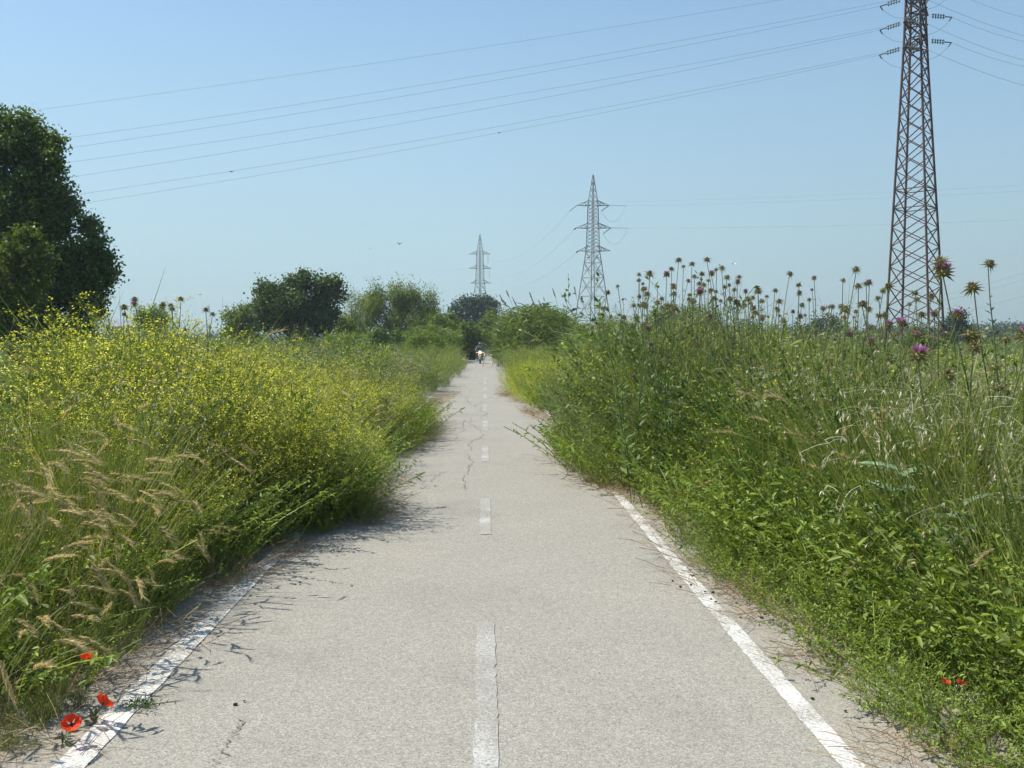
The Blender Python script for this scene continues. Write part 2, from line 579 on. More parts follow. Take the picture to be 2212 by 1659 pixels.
def build_path():
    g = Geo()
    ys = np.concatenate([np.arange(-4, 30, .5), np.arange(30, 131, 2.5)])
    wl = 2.15 + .10 * np.sin(ys * 1.7) + .06 * np.sin(ys * 4.1)
    wr = 2.12 + .08 * np.sin(ys * 1.3 + 1) + .06 * np.sin(ys * 3.7)
    cols = []
    for t in (0, .5, 1):
        cols.append(np.stack([-wl + (wl + wr) * t, ys, np.full_like(ys, .012)], 1))
    k = len(ys)
    v = np.concatenate(cols)
    f = []
    a = np.arange(k - 1)
    for c in range(2):
        f.append(np.stack([a + c * k, a + (c + 1) * k, a + (c + 1) * k + 1, a + c * k + 1], 1))
    g.add(v, np.concatenate(f))
    path = link("path", g.mesh("path", M['asphalt']))
    tag(path, "pale cracked cycle path running straight into the distance", None, None, "structure")

    def strip(name, xc, w, y0, y1, z, mat, rag=.004, step=.05):
        n = max(3, int((y1 - y0) / step))
        y = np.linspace(y0, y1, n)
        x = xc(y) if callable(xc) else np.full(n, xc)
        r = np.random.default_rng(int(abs(y0 * 31) + 5))
        ja = r.normal(0, rag, n)
        jb = r.normal(0, rag, n)
        v = np.concatenate([np.stack([x - w / 2 + ja, y, np.full(n, z)], 1), np.stack([x + w / 2 + jb, y, np.full(n, z)], 1)])
        a = np.arange(n - 1)
        f = np.stack([a, a + n, a + n + 1, a + 1], 1)
        gg = Geo()
        gg.add(v, f)
        return link(name, gg.mesh(name, mat), path)
    strip("edge_line", lambda y: -1.60 + .01 * np.sin(y * .8), .125, -1, 30, .016, M['paint'], .0025)
    strip("edge_line", lambda y: 1.41 + .008 * np.sin(y * .7), .098, -1, 24, .016, M['paint'], .003)
    # centre dashes: (near, far) distances read off the photograph
    dash = [(2.2, 5.64), (8.25, 10.15), (13.25, 15.25), (17.9, 20.2), (22.9, 25.2), (27.6, 29.9), (32.4, 34.6), (37.2, 39.4), (42, 44.2)]
    for a, b in dash:
        strip("centre_dash", lambda y: .002 + 0 * y, .10, a, b, .016, M['paint_worn'], .003)
    # cracks: meandering thin fills
    cr = [((1015, 905), (1020, 975), .9), ((1010, 985), (1022, 1010), .4), ((895, 1010), (915, 955), .7), ((1000, 905), (985, 960), .3),
          ((1035, 868), (1042, 905), .6), ((1010, 858), (1028, 880), .5), ((1005, 828), (1018, 850), .5), ((962, 1022), (930, 1042), .5),
          ((800, 1022), (1185, 1024), .12), ((1000, 915), (960, 925), .4), ((1080, 855), (1072, 870), .4),
          ((1012, 1005), (1005, 1060), .3), ((470, 1659), (520, 1560), .25)]
    for (p0, p1, j) in cr:
        d0 = CAM_M @ Vector(((p0[0] - 1106) / FPX, -(p0[1] - 829.5) / FPX, -1))
        d1 = CAM_M @ Vector(((p1[0] - 1106) / FPX, -(p1[1] - 829.5) / FPX, -1))
        A = np.array([d0.x, d0.y]) * (-CAMZ / d0.z)
        B = np.array([d1.x, d1.y]) * (-CAMZ / d1.z)
        n = 26
        t = np.linspace(0, 1, n)
        L = np.linalg.norm(B - A)
        perp = np.array([-(B - A)[1], (B - A)[0]]) / L
        wob = np.cumsum(rng.normal(0, 1, n))
        wob -= t * wob[-1]
        wob = np.convolve(np.pad(wob, 1, mode='edge'), [.25, .5, .25], 'valid')
        wob = wob / (np.abs(wob).max() + 1e-6) * .06 * j * min(L, 4) + rng.normal(0, .016, n)
        P = A + (B - A) * t[:, None] + perp * wob[:, None]
        w = (.003 + .008 * rng.random(n)) * (1 if j > .2 else .5)
        v = np.concatenate([np.c_[P + perp * w[:, None] / 2, np.full(n, .0175)], np.c_[P - perp * w[:, None] / 2, np.full(n, .0175)]])
        a = np.arange(n - 1)
        gg = Geo()
        gg.add(v, np.stack([a, a + n, a + n + 1, a + 1], 1))
        link("crack", gg.mesh("crack", M['crack']), path)


build_ground()
build_path()


# ------------------------------------------------------------------ plant prototypes (used only inside scattered ground cover)
def bent(P0, D, L, k=5, droop=.3, dirn=None):
    """n curved stems: start P0 (n,3), direction D (n,3), length L (n,), bending towards dirn/down"""
    n = len(P0)
    D = unit(D)
    L = np.broadcast_to(L, (n,))
    droop = np.broadcast_to(droop, (n,))
    t = np.linspace(0, 1, k)
    side = dirn if dirn is not None else unit(np.c_[D[:, :2], np.zeros(n)] + 1e-4)
    P = P0[:, None] + D[:, None] * (t[None, :, None] * L[:, None, None])
    P = P + (side[:, None] * .6 - np.array([0, 0, .55])) * (t[None, :, None] ** 2.2 * (L * droop)[:, None, None])
    return P


def along(P, t):
    """points at parameters t (n,m) on polylines P (n,k,3) -> (n,m,3), tangents"""
    n, k, _ = P.shape
    x = t * (k - 1)
    i = np.clip(x.astype(int), 0, k - 2)
    f = (x - i)[..., None]
    a = np.take_along_axis(P, i[..., None].repeat(3, 2), 1)
    b = np.take_along_axis(P, (i + 1)[..., None].repeat(3, 2), 1)
    return a * (1 - f) + b * f, unit(b - a)


def p_mustard(H=1.5, flowers=1.0, leaf=1.0, grey=False, spread=.32, wire=1.0):
    g = Geo()
    ns = 6
    az = rng.random(ns) * 6.283
    D = np.c_[np.cos(az) * spread, np.sin(az) * spread, np.ones(ns)]
    P0 = np.c_[rng.normal(0, .05, (ns, 2)), np.zeros(ns)]
    S = bent(P0, D, H * (.75 + .25 * rng.random(ns)), 7, .15)
    g.ribbons(S, np.linspace(.0065, .003, 7)[None], 1)
    nb = 13
    t = np.sort(.22 + .78 * rng.random((ns, nb)), 1)
    B0, T = along(S, t)
    B0 = B0.reshape(-1, 3)
    T = T.reshape(-1, 3)
    n = len(B0)
    BD = T * .9 + R3(n) * .75 + [0, 0, .25]
    BL = H * (.14 + .2 * rng.random(n)) * wire
    B = bent(B0, BD, BL, 4, .12)
    g.ribbons(B, np.linspace(.0032, .0018, 4)[None], 1)
    # second order twigs
    m = 3
    t2 = .3 + .7 * rng.random((n, m))
    C0, T2 = along(B, t2)
    C0 = C0.reshape(-1, 3)
    T2 = T2.reshape(-1, 3)
    nn = len(C0)
    C = bent(C0, T2 + R3(nn) * .8 + [0, 0, .2], H * (.04 + .07 * rng.random(nn)), 3, .1)
    g.ribbons(C, .0019, 1)
    # small leaves and pods
    nl = int(4 * leaf)
    if nl:
        q, tq = along(B, rng.random((n, nl)))
        q = q.reshape(-1, 3)
        tq = tq.reshape(-1, 3)
        g.leaves(q, tq + R3(len(q)) * .9, R3(len(q)), .022 + .035 * rng.random(len(q)), .006 + .012 * rng.random(len(q)), 0)
        q, tq = along(C, rng.random((nn, 2)))
        q = q.reshape(-1, 3)
        g.leaves(q, tq.reshape(-1, 3) + R3(len(q)), R3(len(q)), .015 + .02 * rng.random(len(q)), .004 + .006 * rng.random(len(q)), 0)
        # broader leaves near the ground
        k = int(40 * leaf)
        z = rng.random(k) ** 1.3 * .6 * H
        a = rng.random(k) * 6.283
        r = .03 + z * spread * .6
        q = np.c_[np.cos(a) * r, np.sin(a) * r, z]
        g.leaves(q, np.c_[np.cos(a), np.sin(a), rng.normal(.1, .4, k)], np.tile([0, 0, 1.], (k, 1)) + R3(k) * .5, .05 + .06 * rng.random(k), .02 + .03 * rng.random(k), 0)
    if flowers > 0:
        tips = C[:, -1]
        sel = rng.random(nn) < .9 * flowers * np.clip(tips[:, 2] / (H * .75), .25, 1)
        tips = tips[sel]
        k = 4
        q = (tips[:, None] + rng.normal(0, .011, (len(tips), k, 3))).reshape(-1, 3)
        up = np.array([0, 0, 1.]) + R3(len(q)) * .7
        g.leaves(q, np.cross(up, R3(len(q))), up, .013 + .008 * rng.random(len(q)), .014, 2, fold=.1)
    return g.mesh("mustard_stems", [M['weed_grey'] if grey else M['must_leaf'], M['must_stem'], M['must_flower']])


def p_weed(H=.4, n=70, ls=.03, mat='weed', stems=9, narrow=.5, fl=None, nfl=0):
    g = Geo()
    az = rng.random(stems) * 6.283
    sp = .5 + .6 * rng.random(stems)
    D = np.c_[np.cos(az) * sp, np.sin(az) * sp, np.ones(stems)]
    S = bent(np.c_[rng.normal(0, .04, (stems, 2)), np.zeros(stems)], D, H * (.6 + .5 * rng.random(stems)), 5, .2)
    g.ribbons(S, .003, 0)
    m = max(1, n // stems)
    q, T = along(S, .1 + .9 * rng.random((stems, m)) ** .8)
    q = q.reshape(-1, 3)
    T = T.reshape(-1, 3)
    k = len(q)
    d = R3(k) * [1, 1, .5] + T * .3
    Ls = ls * (.5 + .8 * rng.random(k))
    g.leaves6(q, d, np.array([0, 0, 1.]) + R3(k) * .6, Ls, Ls * narrow * (.7 + .6 * rng.random(k)), 0)
    mats = [M[mat]]
    if fl:
        mats.append(M[fl])
        tips = S[rng.integers(0, stems, nfl), -1] + rng.normal(0, .05, (nfl, 3))
        up = np.array([0, 0, 1.]) + R3(nfl) * .5
        g.leaves(tips, np.cross(up, R3(nfl)), up, .012, .012, 1)
    return g.mesh("weed_tuft", mats)


def p_grass(H=.7, n=40, w=.0045, mat='grass', spread=.35, droop=.35):
    g = Geo()
    az = rng.random(n) * 6.283
    sp = np.abs(rng.normal(0, spread, n))
    D = np.c_[np.cos(az) * sp, np.sin(az) * sp, np.ones(n)]
    P = bent(np.c_[rng.normal(0, .05, (n, 2)), np.zeros(n)], D, H * (.45 + .6 * rng.random(n)), 6, droop * (.4 + rng.random(n)))
    g.ribbons(P, w * np.array([.7, 1, 1, .8, .5, .1])[None] * (.7 + .6 * rng.random((n, 1))), 0)
    return g.mesh("grass_tuft", [M[mat]])


def ear_geo(g, P0, D, L, mat, aw=.05, na=26, wid=.0016, up=None):
    """one bearded ear: two rows of grains and a brush of long awns"""
    D = unit(np.asarray(D, float))
    ref = np.array([0, 0, 1.]) if abs(D[2]) < .9 else np.array([1., 0, 0])
    A = unit(np.cross(D, ref))
    B = np.cross(D, A)
    k = 16
    t = np.linspace(0, 1, k)
    bend = np.array([0, 0, -1.]) * (t[:, None] ** 2) * L * (.15 + .35 * rng.random())
    C = P0 + D * (t[:, None] * L) + bend
    a = np.arange(k) * 2.4
    side = A * np.cos(a)[:, None] + B * np.sin(a)[:, None]
    prof = np.sin(np.clip(t * .9 + .12, 0, 1) * math.pi) * .5 + .5
    g.leaves(C, D * 1.0 + side * .5, side, L * .17, L * .075 * prof, mat, rng.random(k), fold=.3)
    g.leaves(C, D * 1.0 - side * .5, -side, L * .17, L * .075 * prof, mat, rng.random(k), fold=.3)
    g.tubes(np.stack([C[0], C[5], C[10], C[-1]])[None], np.array([[.0022, .0034, .003, .0012]]), mat, .3, 5)
    i = rng.integers(0, k, na)
    dd = D + R3(na) * .30 + np.array([.1, 0, 0])
    Q = bent(C[i], dd, aw * (.7 + .6 * rng.random(na)), 3, .15)
    g.ribbons(Q, np.array([[wid, wid * .8, wid * .25]]), mat, rng.random(na) * .6 + .4)


def p_eargrass(H=1.0, n=7):
    """grass tuft with nodding bearded ears, leaning with the wind"""
    g = Geo()
    D = np.c_[rng.normal(.32, .2, n), rng.normal(0, .2, n), np.ones(n)]
    P = bent(np.c_[rng.normal(0, .07, (n, 2)), np.zeros(n)], D, H * (.75 + .3 * rng.random(n)), 7, .25 + .2 * rng.random(n), dirn=np.tile([1., 0, 0], (n, 1)))
    g.ribbons(P, .0028, 0)
    for q in P:
        ear_geo(g, q[-1], q[-1] - q[-2] + [0, 0, -.01], .07 + .03 * rng.random(), 1, .05, 22)
    nb = 22
    az = rng.random(nb) * 6.283
    B = bent(np.c_[rng.normal(0, .06, (nb, 2)), np.zeros(nb)], np.c_[np.cos(az) * .3 + .15, np.sin(az) * .3, np.ones(nb)], H * (.4 + .5 * rng.random(nb)), 6, .4)
    g.ribbons(B, .006 * np.array([.7, 1, 1, .8, .5, .1])[None], 0)
    return g.mesh("ear_grass_tuft", [M['grass'], M['ear']])


def p_oat(H=1.0, n=5):
    g = Geo()
    az = rng.random(n) * 6.283
    D = np.c_[np.cos(az) * .2 + .15, np.sin(az) * .2, np.ones(n)]
    P = bent(np.c_[rng.normal(0, .07, (n, 2)), np.zeros(n)], D, H * (.75 + .3 * rng.random(n)), 7, .2)
    g.ribbons(P, .0026, 0)
    m = 12
    q, T = along(P, .72 + .28 * rng.random((n, m)))
    q = q.reshape(-1, 3)
    k = len(q)
    C = bent(q, R3(k) * [1, 1, .2] + [0, 0, .3], .03 + .04 * rng.random(k), 3, 1.0)
    g.ribbons(C, .0012, 1)
    g.leaves(C[:, -1], np.array([0, 0, -1.]) + R3(k) * .5, R3(k), .024, .007, 1)
    g.leaves(C[:, -1], np.array([0, 0, -1.]) + R3(k) * .5, R3(k), .024, .006, 1)
    B = bent(np.c_[rng.normal(0, .06, (12, 2)), np.zeros(12)], R3(12) * .4 + [0, 0, 1], H * .5, 6, .5)
    g.ribbons(B, .006 * np.array([.7, 1, 1, .8, .5, .1])[None], 0)
    return g.mesh("oat_tuft", [M['grass'], M['oat']])


def p_flowerhead(H=1.1, mat='lilac', n=7, size=.035, green='weed_grey'):
    """branching herb with flat round flower heads"""
    g = Geo()
    az = rng.random(n) * 6.283
    D = np.c_[np.cos(az) * .35, np.sin(az) * .35, np.ones(n)]
    P = bent(np.c_[rng.normal(0, .05, (n, 2)), np.zeros(n)], D, H * (.7 + .35 * rng.random(n)), 6, .1)
    g.ribbons(P, .0035, 0)
    q, T = along(P, .15 + .8 * rng.random((n, 14)))
    q = q.reshape(-1, 3)
    k = len(q)
    g.leaves(q, T.reshape(-1, 3) * .4 + R3(k), R3(k) + [0, 0, .8], .04 + .05 * rng.random(k), .012, 0)
    B = bent(q[::3], T.reshape(-1, 3)[::3] + R3(len(q[::3])) * .6, .12 + .15 * rng.random(len(q[::3])), 4, .05)
    g.ribbons(B, .0022, 0)
    tips = np.concatenate([P[:, -1], B[rng.random(len(B)) < .35][:, -1]])
    kk = 12
    k = len(tips)
    a = np.tile(np.arange(kk) * 6.283 / kk, k)
    base = np.repeat(tips, kk, 0)
    tilt = np.repeat(R3(k) * .9, kk, 0)
    d = np.c_[np.cos(a), np.sin(a), .5 + 0 * a] + tilt + R3(len(a)) * .25
    g.leaves(base, d, np.array([0, 0, 1.]) + tilt, size * .55, size * .3, 1)
    return g.mesh("flowering_herb", [M[green], M[mat]])


def p_bigleaf(H=.7, mat='th_pale', n=16, ls=.22):
    """thistle foliage: long lobed leaves, marbled pale"""
    g = Geo()
    g.tubes(bent(np.zeros((1, 3)), np.array([[.1, .05, 1.]]), H, 5, .1), .007, 0, .3, 5)
    z = np.linspace(.05, .95, n) * H
    az = np.arange(n) * 2.4 + rng.random(n)
    for i in range(n):
        L = ls * (1.1 - .5 * z[i] / H) * (.7 + .5 * rng.random())
        d = np.array([math.cos(az[i]), math.sin(az[i]), .45])
        C = bent(np.array([[0, 0, z[i]]]), d[None], L, 7, .45)[0]
        Wd = L * .16 * np.array([.4, .8, .5, .9, .5, .6, .05])
        sd = np.cross(d, [0, 0, 1.])[None]
        T = rng.random() * .5
        S = unit(np.cross(np.gradient(C, axis=0), [0, 0, 1.]))
        a = C + S * Wd[:, None] * 1.5 + [0, 0, .012]
        b = C - S * Wd[:, None] * 1.5 + [0, 0, .012]
        v = np.concatenate([a, C, b])
        k = 7
        j = np.arange(k - 1)
        f = np.concatenate([np.stack([j, j + 1, j + k + 1, j + k], 1), np.stack([j + k, j + k + 1, j + 2 * k + 1, j + 2 * k], 1)])
        tt = np.concatenate([rng.random(k) * .4, np.full(k, .9) * rng.random(k), rng.random(k) * .4])
        g.add(v, f, 0, np.clip(tt, 0, 1))
        # spiny lobes
        for s_ in (1, -1):
            g.leaves(C[1:6] + S[1:6] * Wd[1:6, None] * s_, S[1:6] * s_ + unit(np.gradient(C, axis=0))[1:6] * .5, np.tile([0, 0, 1.], (5, 1)), L * .22, L * .09, 0, rng.random(5) * .5)
    return g.mesh("thistle_foliage", [M[mat]])


def p_dry(H=.25, n=40, mat='brown'):
    g = Geo()
    az = rng.random(n) * 6.283
    sp = .6 + 1.8 * rng.random(n)
    D = np.c_[np.cos(az) * sp, np.sin(az) * sp, np.ones(n)]
    P = bent(np.c_[rng.normal(0, .12, (n, 2)), np.zeros(n)], D, H * (.4 + .8 * rng.random(n)), 4, .35)
    P[..., 2] = np.maximum(P[..., 2], .018 + .01 * rng.random(P[..., 2].shape))
    g.ribbons(P, .003, 0)
    return g.mesh("dry_tuft", [M[mat]])


def p_shrub(H=1.7, mat='weed_dark', n=900, ls=.05, fl=None, narrow=.5):
    g = Geo()
    ns = 16
    az = rng.random(ns) * 6.283
    sp = .15 + .35 * rng.random(ns)
    S = bent(np.c_[rng.normal(0, .1, (ns, 2)), np.zeros(ns)], np.c_[np.cos(az) * sp, np.sin(az) * sp, np.ones(ns)], H * (.5 + .5 * rng.random(ns)), 6, .12)
    g.ribbons(S, .008, 0)
    t = .1 + .9 * rng.random((ns, 12))
    q, T = along(S, t)
    B = bent(q.reshape(-1, 3), T.reshape(-1, 3) + R3(ns * 12) * .8, H * (.08 + .12 * rng.random(ns * 12)), 4, .15)
    g.ribbons(B, .003, 0)
    m = max(1, n // len(B))
    q, T = along(B, rng.random((len(B), m)))
    q = q.reshape(-1, 3)
    k = len(q)
    Ls = ls * (.6 + .7 * rng.random(k))
    g.leaves(q, T.reshape(-1, 3) + R3(k) * .9, R3(k) + [0, 0, .5], Ls, Ls * narrow, 0)
    mats = [M[mat]]
    if fl:
        mats.append(M[fl])
        tips = B[rng.random(len(B)) < .5][:, -1]
        up = np.array([0, 0, 1.]) + R3(len(tips)) * .6
        g.leaves(tips, np.cross(up, R3(len(tips))), up, .02, .02, 1)
    return g.mesh("shrub_mass", mats)


# ------------------------------------------------------------------ scattering of ground cover (one object with kind stuff each)
def scatter(name, label, cat, protos, pts, rot, scl, group=None):
    col = bpy.data.collections.new(name + "_sources")
    for i, me in enumerate(protos):
        po = bpy.data.objects.new("%s_source_%03d" % (name, i), me)
        col.objects.link(po)
    n = len(pts)
    me = bpy.data.meshes.new(name)
    me.vertices.add(n)
    me.vertices.foreach_set("co", np.asarray(pts, np.float32).ravel())
    a = me.attributes.new("rot", 'FLOAT_VECTOR', 'POINT')
    a.data.foreach_set("vector", np.asarray(rot, np.float32).ravel())
    a = me.attributes.new("scl", 'FLOAT_VECTOR', 'POINT')
    a.data.foreach_set("vector", np.asarray(scl, np.float32).ravel())
    a = me.attributes.new("idx", 'INT', 'POINT')
    a.data.foreach_set("value", rng.integers(0, len(protos), n).astype(np.int32))
    o = link(name, me)
    tag(o, label, cat, group, "stuff")
    ng = bpy.data.node_groups.new(name + "_nodes", 'GeometryNodeTree')
    ng.interface.new_socket("Geometry", in_out='INPUT', socket_type='NodeSocketGeometry')
    ng.interface.new_socket("Geometry", in_out='OUTPUT', socket_type='NodeSocketGeometry')
    gi = ng.nodes.new("NodeGroupInput")
    go = ng.nodes.new("NodeGroupOutput")
    ci = ng.nodes.new("GeometryNodeCollectionInfo")
    ci.inputs[0].default_value = col
    ci.inputs[1].default_value = True
    ci.inputs[2].default_value = True
    ip = ng.nodes.new("GeometryNodeInstanceOnPoints")
    ip.inputs['Pick Instance'].default_value = True

    def attr(nm, ty):
        x = ng.nodes.new("GeometryNodeInputNamedAttribute")
        x.data_type = ty
        x.inputs[0].default_value = nm
        return [s for s in x.outputs if s.enabled][0]
    e2r = ng.nodes.new("FunctionNodeEulerToRotation")
    ng.links.new(attr("rot", 'FLOAT_VECTOR'), e2r.inputs[0])
    ng.links.new(e2r.outputs[0], ip.inputs['Rotation'])
    ng.links.new(attr("scl", 'FLOAT_VECTOR'), ip.inputs['Scale'])
    ng.links.new(attr("idx", 'INT'), ip.inputs['Instance Index'])
    ng.links.new(gi.outputs[0], ip.inputs['Points'])
    ng.links.new(ci.outputs[0], ip.inputs['Instance'])
    ng.links.new(ip.outputs[0], go.inputs[0])
    md = o.modifiers.new("scatter", 'NODES')
    md.node_group = ng
    return o


def lown(x, y, s=1.0, ph=0.0):
    return (np.sin(x * 1.3 * s + ph) + np.sin(y * .9 * s + 1.7 + ph) + np.sin((x + y) * 2.1 * s + ph * 2) + np.sin((x * .7 - y * 1.6) * s + .5)) / 4


def cells(x, y, size, seed=1):
    """jittered cells: dome height 0..1 falling to the cell edges, and a random number per cell"""
    x = np.asarray(x, float) / size
    y = np.asarray(y, float) / size
    ix, iy = np.floor(x).astype(int), np.floor(y).astype(int)
    best = np.full(x.shape, 9.0)
    rnd = np.zeros(x.shape)
    for a in (-1, 0, 1):
        for b in (-1, 0, 1):
            cx, cy = ix + a, iy + b
            h = (cx * 374761393 + cy * 668265263 + seed * 974634777) & 0x7fffffff
            h = ((h ^ (h >> 13)) * 1274126177) & 0x7fffffff
            u, v, w = (h % 1013) / 1013.0, ((h >> 7) % 1019) / 1019.0, ((h >> 11) % 997) / 997.0
            dd = np.hypot(cx + u - x, cy + v - y)
            m = dd < best
            best = np.where(m, dd, best)
            rnd = np.where(m, w, rnd)
    return np.sqrt(np.clip(1 - (best / .80) ** 2, 0, 1)), rnd


def lump(x, y, size, seed):
    d1, r1 = cells(x, y, size, seed)
    d2, r2 = cells(x, y, size * .45, seed + 5)
    return (.50 + .50 * d1 * (.70 + .60 * r1)) * (.84 + .19 * d2)


def HL(d, y):
    top = np.interp(y, [0, 4.5, 6, 8, 13, 16, 24, 30, 60, 100], [1.05, 1.15, 1.42, 1.95, 2.15, 1.62, 1.55, 1.46, 1.32, 1.3])
    r = np.interp(y, [0, 5, 7, 9, 14, 30], [.08, .10, .16, .26, .22, .40])
    s = np.interp(y, [0, 5, 8, 14, 30], [1.5, 1.5, 1.1, .95, 1.2])
    steep = np.minimum(.12 + 2.0 * np.maximum(d, 0), .88 + .38 * d)
    w = np.clip((y - 5.2) / 1.6, 0, 1) * np.clip((22 - y) / 6, 0, 1)
    prof = (r + s * np.maximum(d, 0) ** .85) * (1 - w) + steep * w
    mound = 1 + .19 * np.exp(-((d - 2.3) / 1.3) ** 2 - ((y - 9.6) / 2.6) ** 2) - .12 * np.exp(-((y - 15.5) / 2.2) ** 2)
    return np.minimum(top, prof) * mound * np.where(y < 6, .92, 1) * lump(d, y, np.where(y < 24, 2.0, 2.6), 3) * np.interp((edgeL(y) + d) / y, [.34, .38, .42, .46], [1.0, .95, .80, .62])


def HR(d, y):
    top = np.interp(y, [0, 4, 6, 8, 13, 18, 24, 30, 60, 100], [1.30, 1.42, 1.52, 1.60, 1.74, 1.46, 1.34, 1.27, 1.18, 1.2])
    r = np.interp(y, [0, 5, 8, 12, 17, 30], [.14, .16, .25, .40, .40, .5])
    s = np.interp(y, [0, 5, 8, 12, 17, 30], [.50, .58, 1.0, 1.5, 1.5, 1.5])
    near = .24 + .45 * np.minimum(d, .55) + 2.1 * np.maximum(d - .55, 0)
    prof = np.where(y < 8, near + (r + s * d ** .95 - near) * np.clip((y - 6) / 2, 0, 1), r + s * d ** .95)
    return np.minimum(top, prof) * lump(d, y, np.where(y < 24, 1.8, 2.6), 8) * np.interp((edgeR(y) + d) / y, [.0, .08, .13, .18, .24, .30, .36, .5], [1, .98, 1.06, 1.10, 1.10, .96, .88, .84])


def band(side, y0, y1, d0, d1, dens, fn=None, margin=1.2):
    d0 = max(d0, -.3)
    """random spots on a bank: y range, distance from the path edge, per square metre; inside the view with a margin"""
    n = int((y1 - y0) * (d1 - d0) * dens)
    y = y0 + (y1 - y0) * rng.random(n)
    d = d0 + (d1 - d0) * rng.random(n)
    x = -(edgeL(y) + d) if side < 0 else edgeR(y) + d
    ok = (x > -.535 * y - margin) & (x < .565 * y + margin)
    if fn is not None:
        ok &= fn(x, y, d)
    return x[ok], y[ok], d[ok]


def top_of(protos):
    hs_ = []
    for me in protos:
        co = np.empty(len(me.vertices) * 3, np.float32)
        me.vertices.foreach_get("co", co)
        hs_.append(np.percentile(co[2::3], 98.5))
    return float(np.mean(hs_))


def place(name, label, cat, protos, pos, H=None, protoH=1.0, jit=.10, tilt=.10, lean=(0, 0), hs=1.0, wide=1.0, group=None):
    x, y, d = pos
    n = len(x)
    if H is not None:
        protoH = top_of(protos)
    h = H if H is not None else np.full(n, protoH)
    s = h * hs / protoH * (1 - .12 * rng.random(n)) * np.clip(1 + rng.normal(0, jit, n), .6, 1.18)
    s = np.clip(s, .12, 3)
    sxy = np.clip(s * wide, .35 * wide, 3)
    rot = np.c_[rng.normal(lean[0], tilt, n), rng.normal(lean[1], tilt, n), rng.random(n) * 6.283]
    scatter(name, label, cat, protos, np.c_[x, y, np.full(n, .005)], rot, np.c_[sxy, sxy, s], group)


def joinpos(*ps):
    return tuple(np.concatenate([p[i] for p in ps]) for i in range(3))


mustA = [p_mustard(1.5, 1.0, 1.0) for _ in range(7)]
mustB = [p_mustard(1.5, .35, 1.1) for _ in range(5)]
mustG = [p_mustard(1.5, .0, .9, grey=True, spread=.4) for _ in range(4)]
weedS = [p_weed(.4, 240, .019, narrow=.42) for _ in range(4)] + [p_weed(.42, 110, .034, narrow=.28)] + [p_grass(.38, 50, .004, 'grass', .5, .4)]
weedM = [p_weed(.8, 420, .026, 'weed', 18) for _ in range(4)]
weedD = [p_weed(.8, 360, .034, 'weed_dark', 18) for _ in range(4)]
grassA = [p_grass() for _ in range(5)]
grassT = [p_grass(1.0, 40, .005, 'grass', .25, .25) for _ in range(4)]
strawA = [p_grass(.9, 14, .0028, 'straw', .25, .3) for _ in range(3)] + [p_oat(1.0, 6) for _ in range(2)]
earA = [p_eargrass() for _ in range(5)]
oatA = [p_oat() for _ in range(4)]
lilA = [p_flowerhead() for _ in range(4)]
pinkA = [p_flowerhead(1.1, 'pinkdry', 12, .026, 'grass') for _ in range(4)]
bigL = [p_bigleaf() for _ in range(4)]
dryA = [p_dry() for _ in range(4)]
shrubD = [p_shrub() for _ in range(4)]
shrubG = [p_shrub(1.7, 'weed', 900, .06) for _ in range(4)]
shrubY = [p_mustard(1.5, .45, 1.4, spread=.4) for _ in range(4)]

M['yl'] = plant_mat("yellow_green_leaf", (.26, .32, .03), (.42, .46, .05), .4)
for me in shrubY:
    me.materials[0] = M['yl']
    me.materials[1] = M['yl']

# ---- left bank
gap = lambda x, y, d: (cells(d, y, 2.0, 3)[0] > .34 + .32 * rng.random(len(x))) & (-x / y < .40 + .05 * rng.random(len(x)))
pos = joinpos(band(-1, 5.4, 10, .25, 7.5, 18, gap), band(-1, 10, 20, .15, 9, 10, gap))
place("yellow_mustard_thicket", "tall thicket of yellow flowering mustard covering the left bank", "wildflowers", mustA, pos, HL(pos[2], pos[1]), 1.42, hs=.97)
pos = joinpos(band(-1, 4.6, 8, .2, 4, 9), band(-1, 8, 9.3, -.05, 1.2, 9), band(-1, 9.3, 24, -.25, 5, 6))
place("green_mustard_stems", "sparser green mustard stems at the edge of the left bank", "wild plants", mustB, pos, HL(pos[2], pos[1]), 1.42, hs=.8, lean=(0, .18))
pos = joinpos(band(-1, 3, 6.5, .0, 2.4, 20), band(-1, 6.5, 9.5, -.1, 1.6, 40), band(-1, 9, 20, -.15, 2.5, 20))
place("green_verge_weeds", "low leafy green weeds along the foot of the left bank", "weeds", weedS, pos, np.minimum(HL(pos[2], pos[1]), .55), .42, jit=.3)
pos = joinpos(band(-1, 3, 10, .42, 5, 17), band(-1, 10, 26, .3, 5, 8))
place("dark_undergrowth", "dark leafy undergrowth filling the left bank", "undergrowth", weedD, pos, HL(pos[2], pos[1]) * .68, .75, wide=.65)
pos = joinpos(band(-1, 3, 7.2, .05, 2.6, 50), band(-1, 7, 12, .2, 3, 8))
place("tall_verge_grass", "tall green and straw grass of the near left verge", "grass", grassA + grassA + grassT + strawA[:1], pos, HL(pos[2], pos[1]), .9, lean=(0, .08))
pos = joinpos(band(-1, 3, 6.8, .25, 2.6, 2.2), band(-1, 6.5, 9.5, .3, 3, 1.2), band(-1, 10, 24, .0, 3, .5))
place("bearded_grass_tufts", "wind bent tufts of bearded grass among the left verge weeds", "grass", earA, pos, HL(pos[2], pos[1]), 1.0, hs=.98, jit=.1)
pos = joinpos(band(-1, 3.2, 8, .5, 4, 4), band(-1, 12, 30, .3, 5, .8))
place("wild_oats", "pale drooping wild oats scattered in the left bank", "grass", oatA, pos, HL(pos[2], pos[1]), .95, hs=1.0)
pos = joinpos(band(-1, 3, 12, -.12, .35, 16), band(-1, 14, 30, -.25, .25, 7))
